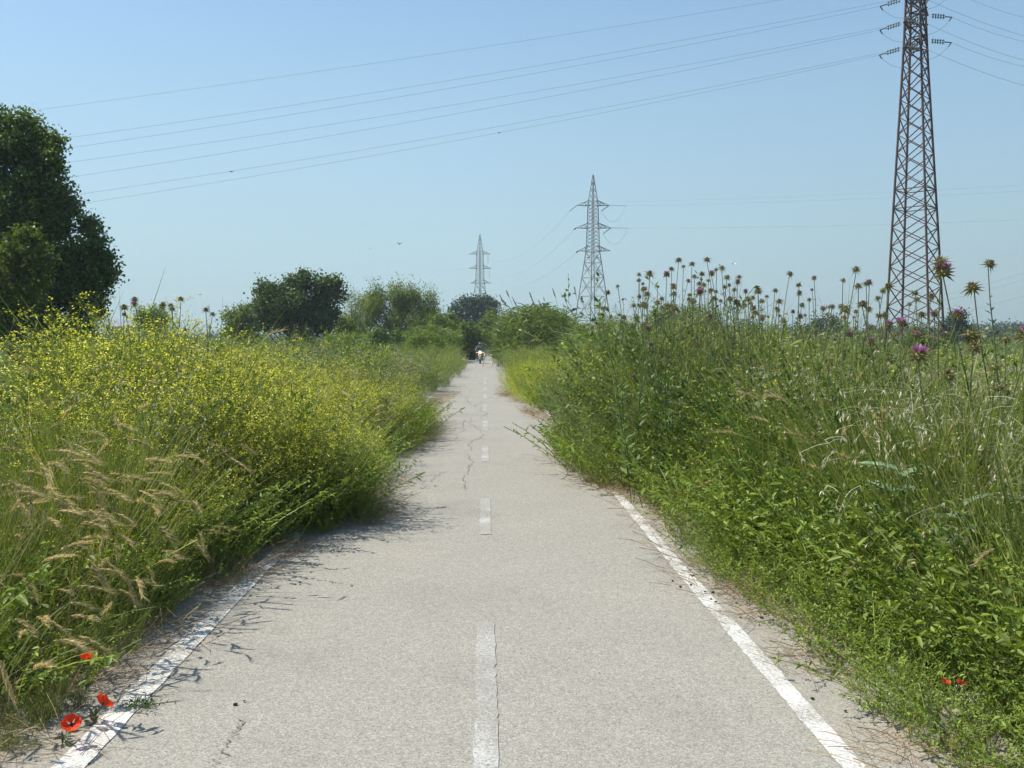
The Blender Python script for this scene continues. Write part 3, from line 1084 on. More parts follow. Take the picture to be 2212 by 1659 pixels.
place("dry_verge_litter", "dead brown grass matted along the left edge of the path", "dry grass", dryA, pos, None, .25, jit=.3)
pos = band(-1, 14, 34, .2, 9, 1.9)
place("lilac_wildflowers", "pale lilac wildflowers on the left bank before the round tree", "wildflowers", lilA, pos, HL(pos[2], pos[1]), 1.1, hs=1.02)
pos = joinpos(band(-1, 18, 40, .1, 12, 2.4), band(-1, 40, 75, .1, 18, .9))
place("left_bank_bushes", "mixed green bushy growth on the farther left bank", "undergrowth", shrubG + mustB + mustG + weedM, pos, HL(pos[2], pos[1]), 1.5, hs=.95)
pos = joinpos(band(-1, 24, 60, 0, 8, 1.3),)
place("left_bank_yellow_sprays", "faint yellow sprays of mustard along the far left bank", "wildflowers", mustB, pos, HL(pos[2], pos[1]), 1.42, hs=.95)
pos = joinpos(band(-1, 20, 24, .3, 1.6, 5))
place("dark_bramble_patch", "dark bramble patch at the bend of the left bank", "undergrowth", shrubD, pos, HL(pos[2], pos[1]), 1.7, hs=1.0)

# ---- right bank
pos = joinpos(band(1, 3, 8, -.08, 2.4, 70), band(1, 8, 14, -.1, 2, 26))
place("bright_ground_cover", "bright green leafy ground cover spilling onto the right edge of the path", "weeds", weedS, pos, np.minimum(HR(pos[2], pos[1]), .6), .40, jit=.3)
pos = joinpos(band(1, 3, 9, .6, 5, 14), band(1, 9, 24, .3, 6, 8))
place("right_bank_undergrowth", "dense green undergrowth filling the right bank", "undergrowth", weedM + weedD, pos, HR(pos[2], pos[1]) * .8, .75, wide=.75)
pos = joinpos(band(1, 3, 8, .5, 4.5, 48), band(1, 8, 12, .3, 4, 10))
place("right_bank_grass", "tall green grass stems on the near right bank", "grass", grassT + grassA, pos, HR(pos[2], pos[1]), .95, lean=(0, -.05))
pos = joinpos(band(1, 3, 9, 1.0, 5.5, 20), band(1, 3.2, 8, .1, .9, 2.5), band(1, 8, 14, 2, 7, 10))
place("straw_stems", "bleached straw stems leaning in the right bank", "dry grass", strawA, pos, HR(pos[2], pos[1]), .85, tilt=.3)
pos = joinpos(band(1, 4.5, 9, 1.6, 5, 9))
place("mustard_on_right_bank", "small yellow flowered mustard behind the right bank grass", "wildflowers", mustB, pos, HR(pos[2], pos[1]), 1.42, hs=.95)
pos = joinpos(band(1, 8, 16, .5, 8, 8.5))
place("green_mustard_bank", "dense green mustard with few flowers under the thistles", "wild plants", mustB + mustB[:3] + shrubG[:1], pos, HR(pos[2], pos[1]), 1.42, hs=.97)
dk_ = lambda x, y, d: lown(x * 1.2, y * .8, 1.7, 2.2) > .05
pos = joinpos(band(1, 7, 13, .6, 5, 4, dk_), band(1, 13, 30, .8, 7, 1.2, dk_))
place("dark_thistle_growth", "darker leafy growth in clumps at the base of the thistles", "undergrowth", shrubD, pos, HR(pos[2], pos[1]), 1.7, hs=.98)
pos = joinpos(band(-1, 6.5, 13, .5, 5, 2.2, dk_), band(-1, 18, 34, .5, 8, 1.0, dk_))
place("dark_green_clumps", "darker leafy clumps showing through the left bank", "undergrowth", shrubD, pos, HL(pos[2], pos[1]), 1.7, hs=.90)
pos = joinpos(band(1, 10.5, 18.5, -.1, 1.5, 17))
place("grey_feathery_weeds", "grey green feathery weeds leaning over the right edge", "wild plants", mustG, pos, HR(pos[2], pos[1]) * 1.0, 1.42, lean=(0, -.12))
pos = joinpos(band(1, 3.4, 10, 1.2, 6, 26))
place("faded_flower_heads", "faded pinkish seed heads massed at the right of the bank", "wildflowers", pinkA, pos, HR(pos[2], pos[1]), 1.05, hs=1.02)
pos = joinpos(band(1, 3.2, 9, 1.0, 5, 2.4))
place("oats_on_right_bank", "pale wild oats nodding on the right bank", "grass", oatA, pos, HR(pos[2], pos[1]), .95)
pos = joinpos(band(1, 3.4, 9, .4, 5, 1.2))
place("bearded_grass_on_right_bank", "reddish bearded grass tufts on the right bank", "grass", earA, pos, HR(pos[2], pos[1]), 1.0)
pos = joinpos(band(1, 5, 12, .7, 3.2, 1.9))
place("thistle_foliage", "large pale marbled thistle leaves low in the right bank", "thistle leaves", bigL, pos, HR(pos[2], pos[1]) * .75, .6)
pos = joinpos(band(1, 3, 12, -.12, .3, 14), band(1, 12, 40, -.15, .25, 5))
place("dry_litter_on_right_edge", "brown dead stalks matted along the right edge of the path", "dry grass", dryA, pos, None, .25, jit=.3)
pos = joinpos(band(1, 23, 34, -.05, 2.6, 9))

place("yellow_green_patch", "bright yellow green flowering patch beside the far right edge", "wildflowers", shrubY, pos, HR(pos[2], pos[1]), 1.42, hs=.9)
pos = joinpos(band(1, 16, 40, .2, 12, 2.3), band(1, 36, 75, .05, 16, 1.1))
place("right_bank_bushes", "mixed green growth on the farther right bank", "undergrowth", shrubG + mustB + mustG + weedM, pos, HR(pos[2], pos[1]), 1.5, hs=.97)
pos = joinpos(band(1, 14, 24, .5, 7, .8))
place("lilac_flowers_on_right_bank", "pale lilac flower heads on the right bank", "wildflowers", lilA, pos, HR(pos[2], pos[1]), 1.1, hs=1.0)

# ---- fields behind the banks
n = 7000
y = 16 + 200 * rng.random(n) ** 1.4
x = (rng.random(n) * 1.15 - .56) * y
ok = (np.abs(x) > 7.5)
x, y = x[ok], y[ok]
scatter("field_scrub", "low scrub and rough grass on the fields behind both banks", "scrub", shrubD[:3] + mustG[:2] + shrubG[:1], np.c_[x, y, 0 * x],
        np.c_[rng.normal(0, .05, (len(x), 2)), rng.random(len(x)) * 6.28], np.c_[np.full(len(x), 1.6), np.full(len(x), 1.6), .45 + .25 * rng.random(len(x))] * (1 + y[:, None] / 160))


# ------------------------------------------------------------------ trees
def crown_geo(g, blobs, Y, ls, per_m2=120, mat=0, narrow=.75, depth=1.0, cl_r=.28, per=26, up=0.0, fill=.45, sx=1.0):
    """leaf clusters scattered through ellipsoids given as sight (px, py, r px) at distance Y; returns cluster centres"""
    cs = []
    for b in blobs:
        px, py, r = b[:3]
        dy = b[3] if len(b) > 3 else 0
        c = np.array(at(px, py, Y + dy))
        R_ = r / FPX * Y
        k = max(4, int(per_m2 * R_ * R_ / per * 52))
        nl = max(4, int(5 + R_ * 2.2))
        ld = R3(nl) * [sx, depth, 1]
        lc = ld * R_ * (.35 + .5 * rng.random((nl, 1)))
        lr = R_ * (.24 + .26 * rng.random(nl))
        wl = lr ** 2 / (lr ** 2).sum()
        pick = rng.choice(nl, k, p=wl)
        u = lc[pick] + R3(k) * (rng.random((k, 1)) ** .45) * lr[pick][:, None]
        q = c + u
        cs.append(q)
        P = np.repeat(q, per, 0)
        off = rng.normal(0, 1, (len(P), 3)) * cl_r * .85 * [1, 1, 1 + up]
        P = P + off
        d = R3(len(P)) + [0, 0, -.2 + up]
        L = 1.15 * ls * (.6 + .7 * rng.random(len(P)))
        g.leaves(P, d, R3(len(P)) + [0, 0, .4], L, L * narrow, mat, np.clip(np.repeat(np.clip(.5 + .5 * rng.normal(0, 1, nl)[pick] * .6 + .2 * rng.normal(0, 1, k), 0, 1), per) * .7 + rng.random(len(P)) * .3, 0, 1))
    return np.concatenate(cs)


def tree(name, label, cat, blobs, Y, leafmat, ls, trunk_px, base_r=.15, group=None, limbs=60, trunk_top=None, **kw):
    base = at(trunk_px[0], trunk_px[1], Y)
    base = Vector((base.x, Y, 0))
    t = thing(name, label, cat, base, 0, group)
    g = Geo()
    cs = crown_geo(g, blobs, Y, ls, **kw)
    o = link("crown", g.mesh("crown", leafmat), t)
    o.location = -base
    # trunk and limbs
    g2 = Geo()
    top = cs[:, 2].max()
    tz = trunk_top if trunk_top else top * .8
    kk = 9
    tt = np.linspace(0, 1, kk)
    bx = np.array(base)
    mid = cs[np.argsort(cs[:, 2])[-max(3, len(cs) // 6):]].mean(0)
    endp = np.array([bx[0] * .5 + mid[0] * .5, Y, tz])
    T = bx + (endp - bx) * tt[:, None] + np.c_[np.sin(tt * 5) * .12, np.cos(tt * 4) * .1, 0 * tt] * tt[:, None]
    g2.tubes(T[None], (base_r * (1 - .8 * tt))[None], 0, .5, 8)
    sel = cs[rng.permutation(len(cs))[:limbs]]
    for c in sel:
        zt = np.clip(c[2] - .9 - .6 * np.linalg.norm(c[:2] - bx[:2]), top * .08, tz * .97)
        f = zt / tz
        s0 = np.array([np.interp(f, tt, T[:, 0]), np.interp(f, tt, T[:, 1]), zt])
        a = np.linspace(0, 1, 6)[:, None]
        P = s0 + (c - s0) * a + np.array([0, 0, 1]) * np.sin(a * math.pi) * -.08 * np.linalg.norm(c - s0) + rng.normal(0, .04, (6, 3)) * np.sin(a * math.pi)
        g2.tubes(P[None], (base_r * .28 * (1 - .85 * a[:, 0]))[None], 0, .5, 5)
    o2 = link("trunk", g2.mesh("trunk", M['bark'], True), t)
    o2.location = -base
    return t


tree("poplar_tree", "tall dark poplar at the left edge of the picture", "tree",
     [(5, 258, 46), (58, 272, 42), (95, 300, 34), (15, 335, 50), (80, 345, 42), (112, 345, 30), (20, 410, 50), (75, 410, 48), (122, 395, 34), (135, 435, 32),
      (20, 490, 55), (80, 480, 50), (130, 490, 40), (60, 560, 58), (125, 560, 46), (175, 545, 38), (205, 500, 32), (222, 545, 30), (228, 590, 26), (190, 595, 44),
      (150, 640, 50), (90, 640, 60), (20, 640, 60), (215, 640, 24), (185, 670, 40), (120, 705, 55), (50, 710, 60), (175, 715, 36), (45, 330, 44), (95, 450, 46), (150, 600, 52), (110, 520, 50), (45, 450, 52), (-50, 300, 60), (-60, 420, 70), (-60, 560, 70), (-50, 690, 70)],
     30, M['poplar'], .085, (85, 790), .22, per_m2=100, cl_r=.17, per=24, limbs=110, narrow=.85, fill=.6)
tree("young_poplar", "lighter green young poplar standing before the tall dark poplar", "tree",
     [(15, 545, 34), (62, 520, 28), (85, 560, 26), (35, 590, 40), (75, 610, 32), (15, 650, 40), (60, 660, 34), (-30, 600, 50)],
     26, M['poplar_light'], .075, (40, 800), .09, per_m2=110, cl_r=.15, per=22, limbs=40, narrow=.85, fill=.6)
tree("round_tree", "round dark green tree rising behind the yellow mustard", "tree",
     [(568, 630, 22), (575, 655, 24), (600, 622, 24), (640, 605, 26), (665, 605, 22), (648, 650, 48), (690, 618, 22), (718, 605, 18), (718, 640, 20), (600, 670, 38), (690, 670, 38),
      (712, 672, 22), (640, 700, 44), (590, 705, 28), (690, 710, 34), (640, 740, 40), (560, 668, 14)],
     62, M['oak'], .15, (645, 770), .28, per_m2=42, cl_r=.26, per=22, limbs=50, fill=.6)
tree("small_green_tree", "small grey green tree left of the round dark tree", "tree",
     [(510, 685, 24), (530, 675, 20), (540, 700, 26), (500, 710, 28), (525, 725, 30)],
     70, M['tamarisk'], .15, (520, 770), .14, per_m2=36, cl_r=.3, per=22, limbs=16)
tree("low_bush_tree", "low rounded bush showing over the mustard beside the grey roof", "bush",
     [(310, 690, 22), (335, 684, 20), (355, 690, 18), (325, 705, 26)],
     80, M['tamarisk'], .15, (330, 770), .12, per_m2=32, cl_r=.3, per=22, limbs=12)
tree("feathery_tree", "broad feathery light green tree right of the round dark tree", "tree",
     [(800, 665, 36), (822, 645, 26), (850, 650, 34), (880, 645, 26), (905, 655, 26), (930, 655, 20), (830, 690, 46), (890, 690, 44), (780, 690, 26), (935, 685, 24), (860, 725, 50),
      (785, 725, 40), (920, 720, 36)],
     80, M['tamarisk'], .17, (850, 775), .3, per_m2=34, cl_r=.28, per=24, limbs=40, up=.9, narrow=.35, fill=.6)
tree("slender_willow", "slender grey green willow between the round tree and the feathery tree", "tree",
     [(757, 645, 12), (762, 665, 16), (775, 660, 12), (752, 690, 20), (772, 695, 22), (760, 720, 26)],
     74, M['weed_grey'], .13, (762, 775), .1, per_m2=30, cl_r=.25, per=20, limbs=16, up=.8, narrow=.35)
tree("distant_dark_tree", "distant dark blue green tree at the foot of the farthest pylon", "tree",
     [(985, 668, 14), (1005, 662, 18), (1028, 664, 20), (1050, 662, 18), (1062, 660, 14), (1000, 685, 24), (1035, 685, 26), (1060, 685, 22), (1015, 702, 26)],
     150, M['bluish'], .32, (1030, 760), .4, per_m2=11, cl_r=.5, per=24, limbs=26)
tree("overhanging_left_tree", "bright green leafy tree leaning over the path from the left", "tree",
     [(905, 720, 26), (935, 705, 26), (965, 702, 24), (990, 708, 22), (1012, 715, 20), (950, 735, 30), (985, 738, 26), (1012, 742, 22), (1032, 735, 16), (1020, 762, 16), (1040, 722, 14)],
     84, M['poplar_light'], .17, (985, 775), .16, per_m2=36, cl_r=.28, per=22, limbs=30)
tree("overhanging_right_tree", "dark leafy tree closing the tunnel over the path", "tree",
     [(1048, 705, 16), (1060, 690, 18), (1050, 728, 18), (1070, 720, 20), (1085, 735, 20), (1066, 745, 14), (1030, 752, 9), (1075, 765, 10)],
     92, M['tamarisk'], .18, (1078, 775), .16, per_m2=40, cl_r=.25, per=22, limbs=20)
bush_specs = [
    ("belt_bush", "green bush closing the gap right of the round dark tree", [(735, 700, 20), (745, 715, 24), (728, 725, 24), (752, 728, 22)], 66, 'tamarisk'),
    ("belt_bush", "green bush between the feathery tree and the overhanging tree", [(935, 690, 18), (955, 700, 20), (975, 712, 20), (950, 718, 26), (985, 726, 20)], 78, 'poplar_light'),
    ("bank_bush", "mid green bush in front of the slender willow", [(750, 735, 26), (780, 742, 26), (725, 742, 20), (765, 755, 26)], 48, 'weed'),
    ("bank_bush", "mid green bush in front of the feathery tree", [(820, 732, 26), (850, 738, 26), (800, 742, 22), (835, 752, 28)], 52, 'weed_dark'),
    ("bank_bush", "yellow green bush beside the left reeds", [(890, 742, 22), (915, 740, 22), (940, 744, 20), (912, 752, 24)], 56, 'tamarisk'),
    ("far_bush", "hazy grey green bush between the middle pylon and the first thistles", [(1290, 705, 20), (1320, 700, 20), (1350, 712, 22), (1300, 722, 26), (1255, 715, 16)], 70, 'weed_grey'),
    ("far_bush", "grey green treetop peeping out behind the densest thistles", [(1420, 690, 24), (1450, 680, 24), (1400, 705, 24), (1480, 690, 26), (1510, 680, 28), (1545, 690, 24), (1450, 710, 36), (1520, 710, 34)], 60, 'weed_grey'),
    ("far_bush", "small hazy round tree behind the thistles right of the cluster", [(1600, 715, 20), (1630, 712, 18), (1615, 730, 26)], 110, 'bluish'),
    ("far_bush", "hazy round tree on the field left of the rusty pylon", [(1735, 712, 16), (1765, 700, 18), (1795, 702, 18), (1815, 712, 14), (1770, 722, 28), (1800, 728, 24)], 120, 'bluish'),
    ("pylon_bush", "dark green bush growing around the feet of the rusty pylon", [(1965, 730, 18), (1990, 720, 20), (1950, 755, 24), (2005, 745, 24), (1985, 760, 30)], 52, 'oak'),
    ("pylon_tree", "round hazy green tree just right of the rusty pylon", [(2058, 690, 16), (2075, 688, 18), (2040, 705, 18), (2085, 705, 20), (2062, 720, 32), (2100, 725, 16), (2040, 738, 22)], 100, 'bluish'),
]
for nm, lb, bl, Y, mt in bush_specs:
    tree(nm, lb, "tree" if 'tree' in lb else "bush", bl, Y, M[mt], .0019 * Y, (bl[-1][0], 790), .1 + Y * .001, per_m2=260000 / (Y * Y * 2.2), cl_r=.0035 * Y, per=20, limbs=12)


# far hedge at the horizon (a wood nobody could count)
def far_wood(name, label, x0, x1, Y, h, mat, n):
    g = Geo()
    x = x0 + (x1 - x0) * rng.random(n)
    hh = h * (.85 + .15 * np.sin(x * .05) + .08 * np.sin(x * .23 + 1))
    c = np.c_[x, Y + rng.normal(0, 6, n), hh * np.sqrt(rng.random(n))]
    per = 24
    P = np.repeat(c, per, 0) + rng.normal(0, .8, (n * per, 3))
    P[:, 2] = np.abs(P[:, 2])
    g.leaves(P, R3(len(P)), R3(len(P)) + [0, 0, .4], .6, .5, 0, np.clip(np.repeat(rng.random(n), per), 0, 1))
    o = link(name, g.mesh(name, M[mat]))
    tag(o, label, "wood", None, "stuff")


far_wood("far_wood", "hazy line of woodland along the horizon at the right", 40, 200, 260, 5.2, 'bluish', 2600)
far_wood("distant_woodland", "low distant woodland line behind the left bank", -260, 30, 330, 3.2, 'bluish', 2200)
far_wood("far_hedge", "rough green hedge on the field before the right hand woodland", 22, 90, 120, 1.0, 'weed_grey', 1500)


# ------------------------------------------------------------------ giant reeds
def reed_clump(name, label, spots, Y, plumes=()):
    c = at(spots[len(spots) // 2][0], 780, Y)
    t = thing(name, label, "reeds", (c.x, Y, 0))
    g, g3 = Geo(), Geo()
    for px, top, w, n in spots:
        for _ in range(n):
            x = at(px + rng.normal(0, w), 700, Y).x
            yy = Y + rng.normal(0, 1.6)
            H = at(px, top + abs(rng.normal(0, 8)), Y).z * (1 - .04 * rng.random())
            lean = rng.normal(.06, .12)
            S = bent(np.array([[x - lean * H * .5, yy, 0]]), np.array([[lean, rng.normal(0, .06), 1.]]), H, 7, .05)
            g3.ribbons(S, .025, 0, np.array([.3]))
            m = 34
            q, T = along(S, np.linspace(.18, 1, m)[None])
            q, T = q[0], T[0]
            az = np.arange(m) * math.pi + rng.normal(0, .6, m) + rng.random() * 6
            D = np.c_[np.cos(az), np.sin(az) * .8, .9 + 0 * az]
            B = bent(q, D, .42 + .25 * rng.random(m), 5, .6)
            g.ribbons(B, np.array([[.04, .065, .055, .034, .004]]), 0)
    link("foliage", g.mesh("foliage", M['reed']), t).location = -t.location
    link("stem", g3.mesh("stem", M['reed']), t).location = -t.location
    for px, y0, y1, dx in plumes:
        gp = Geo()
        a = np.array(at(px, y1, Y))
        b = np.array(at(px + dx, y0, Y))
        k = 70
        tt = rng.random(k)
        P = a + (b - a) * tt[:, None]
        ax = unit(b - a)
        gp.ribbons(bent(P, ax + R3(k) * .28, .22 * (1.1 - tt * .5), 3, .1), np.array([[.012, .016, .003]]), 0)
        gp.tubes(np.stack([a - (b - a) * 1.0, a, b])[None], np.array([[.012, .009, .004]]), 0, .4, 4)
        link("plume", gp.mesh("plume", M['plume']), t).location = -t.location


reed_clump("giant_reed_clump", "big clump of giant reeds on the right of the path below the middle pylon",
           [(1080, 700, 5, 16), (1092, 684, 7, 22), (1104, 672, 9, 26), (1125, 660, 12, 34), (1150, 655, 12, 36), (1175, 660, 12, 32), (1195, 664, 9, 26), (1215, 678, 9, 24), (1234, 696, 8, 20), (1150, 690, 34, 50)],
           62, [(1088, 640, 656, -7), (1101, 630, 645, -6), (1096, 650, 664, -8), (1118, 645, 665, -10), (1150, 634, 650, -5), (1158, 645, 666, -9), (1173, 650, 668, -9), (1200, 626, 644, -5), (1224, 640, 655, -4), (1245, 622, 640, -4)])
reed_clump("low_reed_clump", "lower reeds bordering the big reed clump on its right side", [(1245, 715, 9, 12), (1265, 722, 9, 12), (1290, 728, 10, 12)], 52)
reed_clump("left_reed_clump", "bright green reeds on the left bank before the overhanging tree", [(870, 716, 12, 22), (900, 704, 12, 26), (930, 700, 12, 26), (955, 706, 10, 22), (980, 712, 9, 18)], 74)


# ------------------------------------------------------------------ pylons
def lattice(g, levels, halfw, w_leg, w_br, pattern='X'):
    """legs and X bracing of a square lattice tower; levels = heights, halfw(z) = half side"""
    cor = np.array([[1, 1], [-1, 1], [-1, -1], [1, -1]])
    for a, b in zip(levels[:-1], levels[1:]):
        ha, hb = halfw(a), halfw(b)
        A = np.c_[cor * ha, np.full(4, a)]
        B = np.c_[cor * hb, np.full(4, b)]
        g.bars(A, B, w_leg)
        A2, B2 = np.roll(A, -1, 0), np.roll(B, -1, 0)
        g.bars(A, B2, w_br)
        g.bars(A2, B, w_br)
        if pattern == 'K':
            g.bars(B, B2, w_br)
            m = (A + B2) / 2
            g.bars((A + B) / 2, (A + B + A2 + B2) / 4, w_br * .7)
            g.bars((A2 + B2) / 2, (A + B + A2 + B2) / 4, w_br * .7)


def insulator(g, A, B, nd=7, r=.1):
    A, B = np.array(A, float), np.array(B, float)
    D = B - A
    L = np.linalg.norm(D)
    D /= L
    g.bars([A], [B], .025)
    for i in range(nd):
        t = (i + .7) / (nd + .4)
        c = A + (B - A) * t
        P = np.stack([c - D * .03, c, c + D * .045])
        g.tubes(P[None], np.array([[r * .35, r, r * .2]]), 0, .5, 8)


# near rusty pylon
YN = 58.0
pb = at(1977, 745, YN)
near = thing("rusty_pylon", "tall dark rusty lattice pylon cut off by the top of the picture", "pylon", (pb.x, YN, 0), 0)
g = Geo()
TH = math.radians(25)
VIEW = -math.atan2(pb.x, YN)      # the tower is turned 25 degrees to the line of sight
px2m = YN / FPX


def wn(z):
    py = 736 - (z - CAMZ) / px2m
    outer = np.interp(py, [-120, 0, 43, 124, 358, 504, 745, 800], [26, 38, 42, 49, 76.6, 94, 120, 126]) * px2m
    r = outer / 2 / math.cos(TH)
    return r / math.sqrt(2)


lv = [0.0]
while lv[-1] < 24.2:
    lv.append(lv[-1] + np.interp(lv[-1], [0, 20, 24], [1.25, .95, .7]))
lattice(g, lv, wn, .105, .05)
for z in (lv[8], lv[9]):
    h = wn(z)
    c = np.array([[1, 1], [-1, 1], [-1, -1], [1, -1]]) * h
    A = np.c_[c, np.full(4, z)]
    g.bars(A, np.roll(A, -1, 0), .05)
body = link("tower_frame", g.mesh("tower_frame", M['rust']), near)
ROT = Matrix.Rotation(TH - math.pi / 4, 4, 'Z')
body.rotation_euler = (0, math.radians(-.9), TH - math.pi / 4 + VIEW)


def nearL(p):
    """world offset of a frame point of the near pylon including its slight lean"""
    e = body.rotation_euler.to_matrix()
    return e @ Vector(p)


def arm_parts(py_tip, side, jump=True):
    """short cross arm towards side (-1: left and near, +1: right and far) with strings and jumper"""
    z = CAMZ + (736 - py_tip) * px2m
    rt = Vector((math.cos(VIEW), math.sin(VIEW), 0))
    fw = Vector((-math.sin(VIEW), math.cos(VIEW), 0))
    axis = (rt * .52 + fw * .85).normalized()
    tip = Vector((-.3, 0, z)) + axis * (1.25 * side)
    g = Geo()
    h = wn(z)
    for s in (-1, 1):
        off = Vector((-axis.y, axis.x, 0)) * h * .9 * s
        for dz in (0, .75):
            g.bars([Vector((-.3, 0, z + dz)) + off], [tip], .07)
        g.bars([Vector((-.3, 0, z)) + off], [Vector((-.3, 0, z)) - off], .06)
    m = Vector((-.3, 0, z)) + axis * (.6 * side)
    g.bars([m + Vector((-.25, .2, 0))], [m + Vector((.25, -.2, .3))], .05)
    link("cross_arm", g.mesh("cross_arm", M['rust']), near)
    return tip


arm_tips = []
for py, side in ((10, -1), (60, -1), (113, -1), (-27, 1), (28, 1), (82, 1)):
    tip = arm_parts(py, side)
    ends = []
    for d in (-1, 1):
        dirv = (Vector((math.cos(VIEW), math.sin(VIEW), 0)) * d + Vector((0, 0, -.22 if d < 0 else -.2))).normalized()
        a = tip + dirv * .18
        for s in (-.07, .07):
            g = Geo()
            insulator(g, a + Vector((0, 0, s)), a + dirv * .78 + Vector((0, 0, s)), 5, .11)
            link("insulator_string", g.mesh("insulator_string", M['insul'], True), near)
        e = a + dirv * 1.15
        g = Geo()
        g.bars([a + dirv * .75], [e], .05)
        g.bars([e], [e + Vector((-.16 * d * -1 * -1, 0, -.22))], .05)
        link("clamp", g.mesh("clamp", M['rust']), near)
        ends.append(e)
    t = np.linspace(0, 1, 14)[:, None]
    A, B = np.array(ends[0]), np.array(ends[1])
    P = A + (B - A) * t - np.array([0, 0, 1]) * (np.sin(t * math.pi) ** .8) * .85
    g = Geo()
    g.tubes(P[None], .010, 0, .5, 4)
    link("jumper_cable", g.mesh("jumper_cable", M['wire']), near)
    arm_tips.append((py, side, [near.location + e for e in ends]))


def wire(name, label, P, Q, sag, r, group, n=40):
    P, Q = np.array(P, float), np.array(Q, float)
    t = np.linspace(0, 1, n)[:, None]
    C = P + (Q - P) * t - np.array([0, 0, 1]) * (4 * sag * t * (1 - t))
    g = Geo()
    g.tubes(C[None], r, 0, .5, 4)
    o = link(name, g.mesh(name, M['wire']))
    return tag(o, label, "power line", group)


ordn = ["topmost", "second", "third", "fourth", "fifth", "sixth", "lowest"]
# left going conductors: far ends read as (px, py) near the dark poplar
left_ends = {(-27, 1): (133, 297), (10, -1): (143, 318), (28, 1): (150, 348), (60, -1): (152, 380), (82, 1): (165, 418), (113, -1): (178, 437)}
i = 1
for py, side, ends in sorted(arm_tips, key=lambda a: a[0]):
    if (py, side) in left_ends:
        e = left_ends[(py, side)]
        Q = at(e[0], e[1], 55)
        P = ends[0]
        # run on beyond the tree
        Q2 = P + (Q - P) * 1.45
        Q2.z += .9
        wire("power_line", "%s of the seven thin cables crossing the sky leftwards from the rusty pylon" % ordn[i], P, Q2, .8, .0075, "cables left of the rusty pylon")
        i += 1
P = at(2050, -62, 59)
Q = at(70, 230, 55)
wire("power_line", "topmost of the seven thin cables crossing the sky leftwards from the rusty pylon", P, P + (Q - P) * 1.2, 0.4, .0068, "cables left of the rusty pylon")
right_ends = {(10, -1): (2212, 67), (28, 1): (2212, 79), (60, -1): (2212, 120), (82, 1): (2212, 133), (113, -1): (2212, 174), (-27, 1): (2212, 27)}
i = 0
for py, side, ends in sorted(arm_tips, key=lambda a: a[0]):
    if (py, side) in right_ends:
        Q = at(*right_ends[(py, side)], 57)
        P = ends[1]
        wire("power_line", "%s of the six cables leaving the rusty pylon to the right" % (["topmost", "second", "third", "fourth", "fifth", "lowest"][i]), P, P + (Q - P) * 1.6, .3, .0075, "cables right of the rusty pylon")
        i += 1


def lattice_pylon(name, label, cx, Y, group):
    """double circuit galvanised pylon, three cross arm levels, pointed top"""
    s = 180 / FPX      # metres per px of the model as read at 180 m
    c = at(cx, 736, Y)
    p = thing(name, label, "pylon", (c.x, Y, 0), 0, group)
    Z = lambda py: CAMZ + (736 - py) * s

    def outer(z):
        py = 736 - (z - CAMZ) / s
        return np.interp(py, [379.5, 433, 447, 542, 692, 760], [1.6, 19, 22, 29, 76, 90]) * s

    def hw(z):
        return outer(z) / 2 / math.cos(math.radians(7)) / math.sqrt(2)
    g = Geo()
    lowlev = [0, Z(692), Z(640), Z(600), Z(568), Z(545)]
    lattice(g, lowlev, hw, .12, .065, 'K')
    lattice(g, list(np.linspace(Z(545), Z(433), 15)), hw, .11, .05)
    lattice(g, list(np.linspace(Z(433), Z(380), 5)), hw, .09, .045)
    f = link("tower_frame", g.mesh("tower_frame", M['galv']), p)
    f.rotation_euler = (0, 0, math.radians(7 if Y < 200 else 3) - math.pi / 4 - math.atan2(c.x, Y))
    tips = []
    for py, lx, rx in ((446, -36, 34), (494, -37, 38), (543, -32, 37)):
        for xx in (lx, rx):
            g = Geo()
            z = Z(py)
            tip = np.array([xx * s, -.3 if xx < 0 else -.6, z])
            h = hw(z) * 1.1
            for q in (-1, 1):
                b0 = np.array([math.copysign(h * .9, xx), q * h * .6, z])
                b1 = np.array([math.copysign(h * .85, xx), q * h * .5, z + 12 * s])
                g.bars([b0], [tip], .10)
                g.bars([b1], [tip], .08)
                for t in (.3, .6):
                    g.bars([b0 + (tip - b0) * t], [b1 + (tip - b1) * t], .05)
                    g.bars([b0 + (tip - b0) * t], [b1 + (tip - b1) * (t - .3)], .05)
            link("cross_arm", g.mesh("cross_arm", M['galv']), p)
            tips.append(p.location + Vector(tip))
    return p, tips, s


mid, mt, s_ = lattice_pylon("lattice_pylon", "grey green lattice pylon with three cross arms in the middle distance", 1280, 180, "grey pylons")
far, ft, _ = lattice_pylon("lattice_pylon", "smallest and farthest grey lattice pylon above the dark tree", 1037, 281, "grey pylons")
# strings, jumpers on the middle pylon and its conductors
right_far = [(2212, 395, 150), (2212, 408, 150), (2212, 470, 150)]


def add_string(p, A, B, jump=None):
    g = Geo()
    insulator(g, Vector(A) - p.location, Vector(B) - p.location, 9, .16)
    link("insulator_string", g.mesh("insulator_string", M['insul'], True), p)


def add_jumper(p, A, B, sag):
    t = np.linspace(0, 1, 12)[:, None]
    A, B = np.array(A - p.location), np.array(B - p.location)
    P = A + (B - A) * t - np.array([0, 0, 1]) * 4 * sag * t * (1 - t)
    g = Geo()
    g.tubes(P[None], .02, 0, .5, 4)
    link("jumper_cable", g.mesh("jumper_cable", M['wire']), p)


